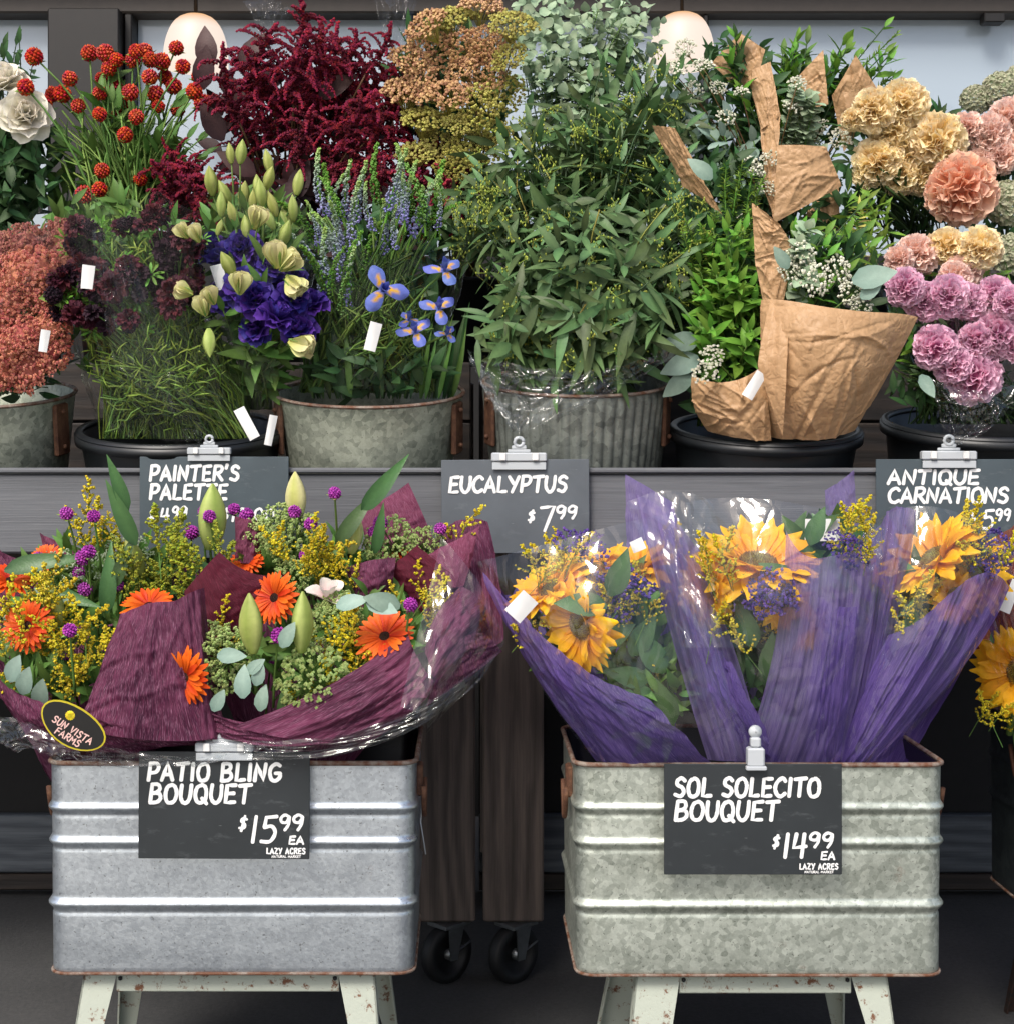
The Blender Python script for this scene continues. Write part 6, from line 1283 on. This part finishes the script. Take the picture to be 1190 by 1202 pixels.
for x, y, a_, s_ in ((940, 690, -1.0, 1.1), (960, 690, .4, .9), (950, 640, .3, .9), (885, 760, -.4, 1.1), (910, 770, .5, 1.0), (900, 800, .1, 1.1), (960, 720, .1, 1.0)): place('leaf', LBIG[x % 2], t, lf(W(x, y, 2.54), Vector((math.sin(a_), -.2, math.cos(a_))), Vector((0, -1, .3))+rv(.2), s_*.85))
fill_leaves(t, [(900, 740, 2.64, 80, 60, .07), (900, 820, 2.6, 50, 50, .05)], 330, LZ2, .95)
tagq(t, 965, 622, 2.6, 42, 26, 0); 
joined(t, 'cellophane', film_T(m['cello'], gridp([[(805, 590, 2.54), (870, 575, 2.44), (960, 590, 2.44), (1040, 620, 2.54)], [(820, 700, 2.48), (880, 700, 2.36), (960, 700, 2.36), (1030, 700, 2.46)], [(850, 800, 2.48), (890, 800, 2.38), (950, 800, 2.38), (1010, 800, 2.46)], [(865, 895, 2.51), (890, 900, 2.48), (940, 900, 2.48), (985, 895, 2.51)]]), 60, 60, amp=.010, seed=86, facet=True, freq=2.4))
# right one
b_ = W(1000, 985, 2.66); t = sunb('sunflower bouquet leaning right over the greenish tub, its bloom turned to the right edge', 1000, 985, 2.66)
wrapcone(t, b_, W(1090, 650, 2.74), .03, .16, mat='organza', th0=-10, th1=190, name='wrap_sheet', seed=91, nzig=3, zig=.02, pleat=.06)
panel(t, [[(1042, 745, 2.54), (1100, 735, 2.48), (1150, 630, 2.52), (1184, 690, 2.56)], [(1010, 800, 2.5), (1060, 810, 2.42), (1100, 800, 2.44), (1140, 790, 2.52)], [(985, 894, 2.53), (1000, 897, 2.51), (1010, 896, 2.5), (1030, 893, 2.53)]], 'organza', amp=.005, seed=92, cr=.006, ncr=12, pleat=.012, pfreq=4, nu=90, nv=60)
panel(t, [[(1040, 600, 2.64), (1060, 590, 2.58), (1075, 600, 2.6)], [(1030, 720, 2.54), (1045, 720, 2.48), (1060, 710, 2.54)], [(990, 893, 2.53), (1000, 896, 2.51), (1010, 893, 2.53)]], 'organza_light', amp=.004, seed=93, cr=.006, ncr=12, pleat=.012, pfreq=2, nu=90, nv=60)
sunfl(t, 1095, 655, 2.58, (-.75, -.25, .85), 1.15); sunfl(t, 1145, 670, 2.62, (.5, -.8, .4), .9); sunfl(t, 1120, 700, 2.56, (.2, -.9, .1), .6)
plumes(t, ((1065, 705), (1075, 715), (1080, 735), (1060, 690), (1150, 615), (1165, 640), (1145, 640)), PLM, 2.56, n_=3, s_=.8)
static(t, ((1155, 655), (1165, 645), (1160, 668)), 2.56)
for x, y, a_, s_ in ((1085, 690, .5, 1), (1070, 740, .1, 1), (1060, 760, .3, 1), (1100, 740, .5, 1), (1075, 700, -.3, 1)): place('leaf', LBIG[x % 2], t, lf(W(x, y, 2.57), Vector((math.sin(a_), -.2, math.cos(a_))), Vector((0, -1, .3))+rv(.2), s_*.8))
fill_leaves(t, [(1085, 720, 2.64, 60, 60, .06)], 200, LZ2, .95)
joined(t, 'cellophane', film_T(m['cello'], gridp([[(1030, 610, 2.54), (1070, 580, 2.46), (1140, 590, 2.46), (1190, 650, 2.56)], [(1030, 700, 2.5), (1080, 700, 2.38), (1140, 710, 2.40), (1185, 720, 2.5)], [(1000, 800, 2.5), (1050, 800, 2.4), (1090, 810, 2.42), (1120, 810, 2.5)], [(985, 895, 2.52), (1000, 900, 2.48), (1020, 898, 2.48), (1040, 890, 2.52)]]), 56, 60, amp=.010, seed=94, facet=True, freq=2.4))
# orange wrapped one at the edge
b_ = W(1260, 900, 2.9); t = thing('sunflower_bouquet', 'sunflower bouquet in orange and purple wrap cut off by the right edge', 'bouquet', b_)
wrapcone(t, b_, W(1215, 700, 2.86), .03, .16, mat='organza_orange', th0=-10, th1=200, name='wrap_sheet', seed=95, nzig=3, zig=.02, pleat=.05)
panel(t, [[(1150, 700, 2.78), (1170, 670, 2.74), (1200, 640, 2.76)], [(1170, 770, 2.74), (1190, 760, 2.70), (1240, 740, 2.74)], [(1200, 850, 2.78), (1230, 850, 2.76), (1280, 840, 2.78)]], 'organza', amp=.006, seed=96, cr=.006, ncr=12, pleat=.01, pfreq=3)
panel(t, [[(1146, 640, 2.74), (1175, 630, 2.70), (1215, 600, 2.72)], [(1158, 700, 2.72), (1185, 700, 2.68), (1225, 690, 2.7)], [(1178, 760, 2.76), (1200, 770, 2.72), (1240, 760, 2.74)]], 'organza_orange', amp=.006, seed=98, pleat=.01, pfreq=3, cr=.006, ncr=10)
sunfl(t, 1198, 790, 2.72, (-.7, -.8, .0), 1.1); plumes(t, ((1170, 822), (1160, 840)), PLM, 2.72, n_=2, s_=.8)
fill_leaves(t, [(1210, 780, 2.84, 40, 60, .04)], 80, LZ2)
joined(t, 'cellophane', film_T(m['cello'], gridp([[(1140, 690, 2.74), (1170, 640, 2.66), (1230, 620, 2.7)], [(1150, 760, 2.72), (1190, 760, 2.62), (1240, 760, 2.68)], [(1190, 850, 2.76), (1220, 850, 2.72), (1260, 850, 2.74)]]), 40, 40, amp=.010, seed=97, facet=True, cr=CR))
tagq(t, 1186, 700, 2.66, 14, 40, .4, name='white_sticker_glare')
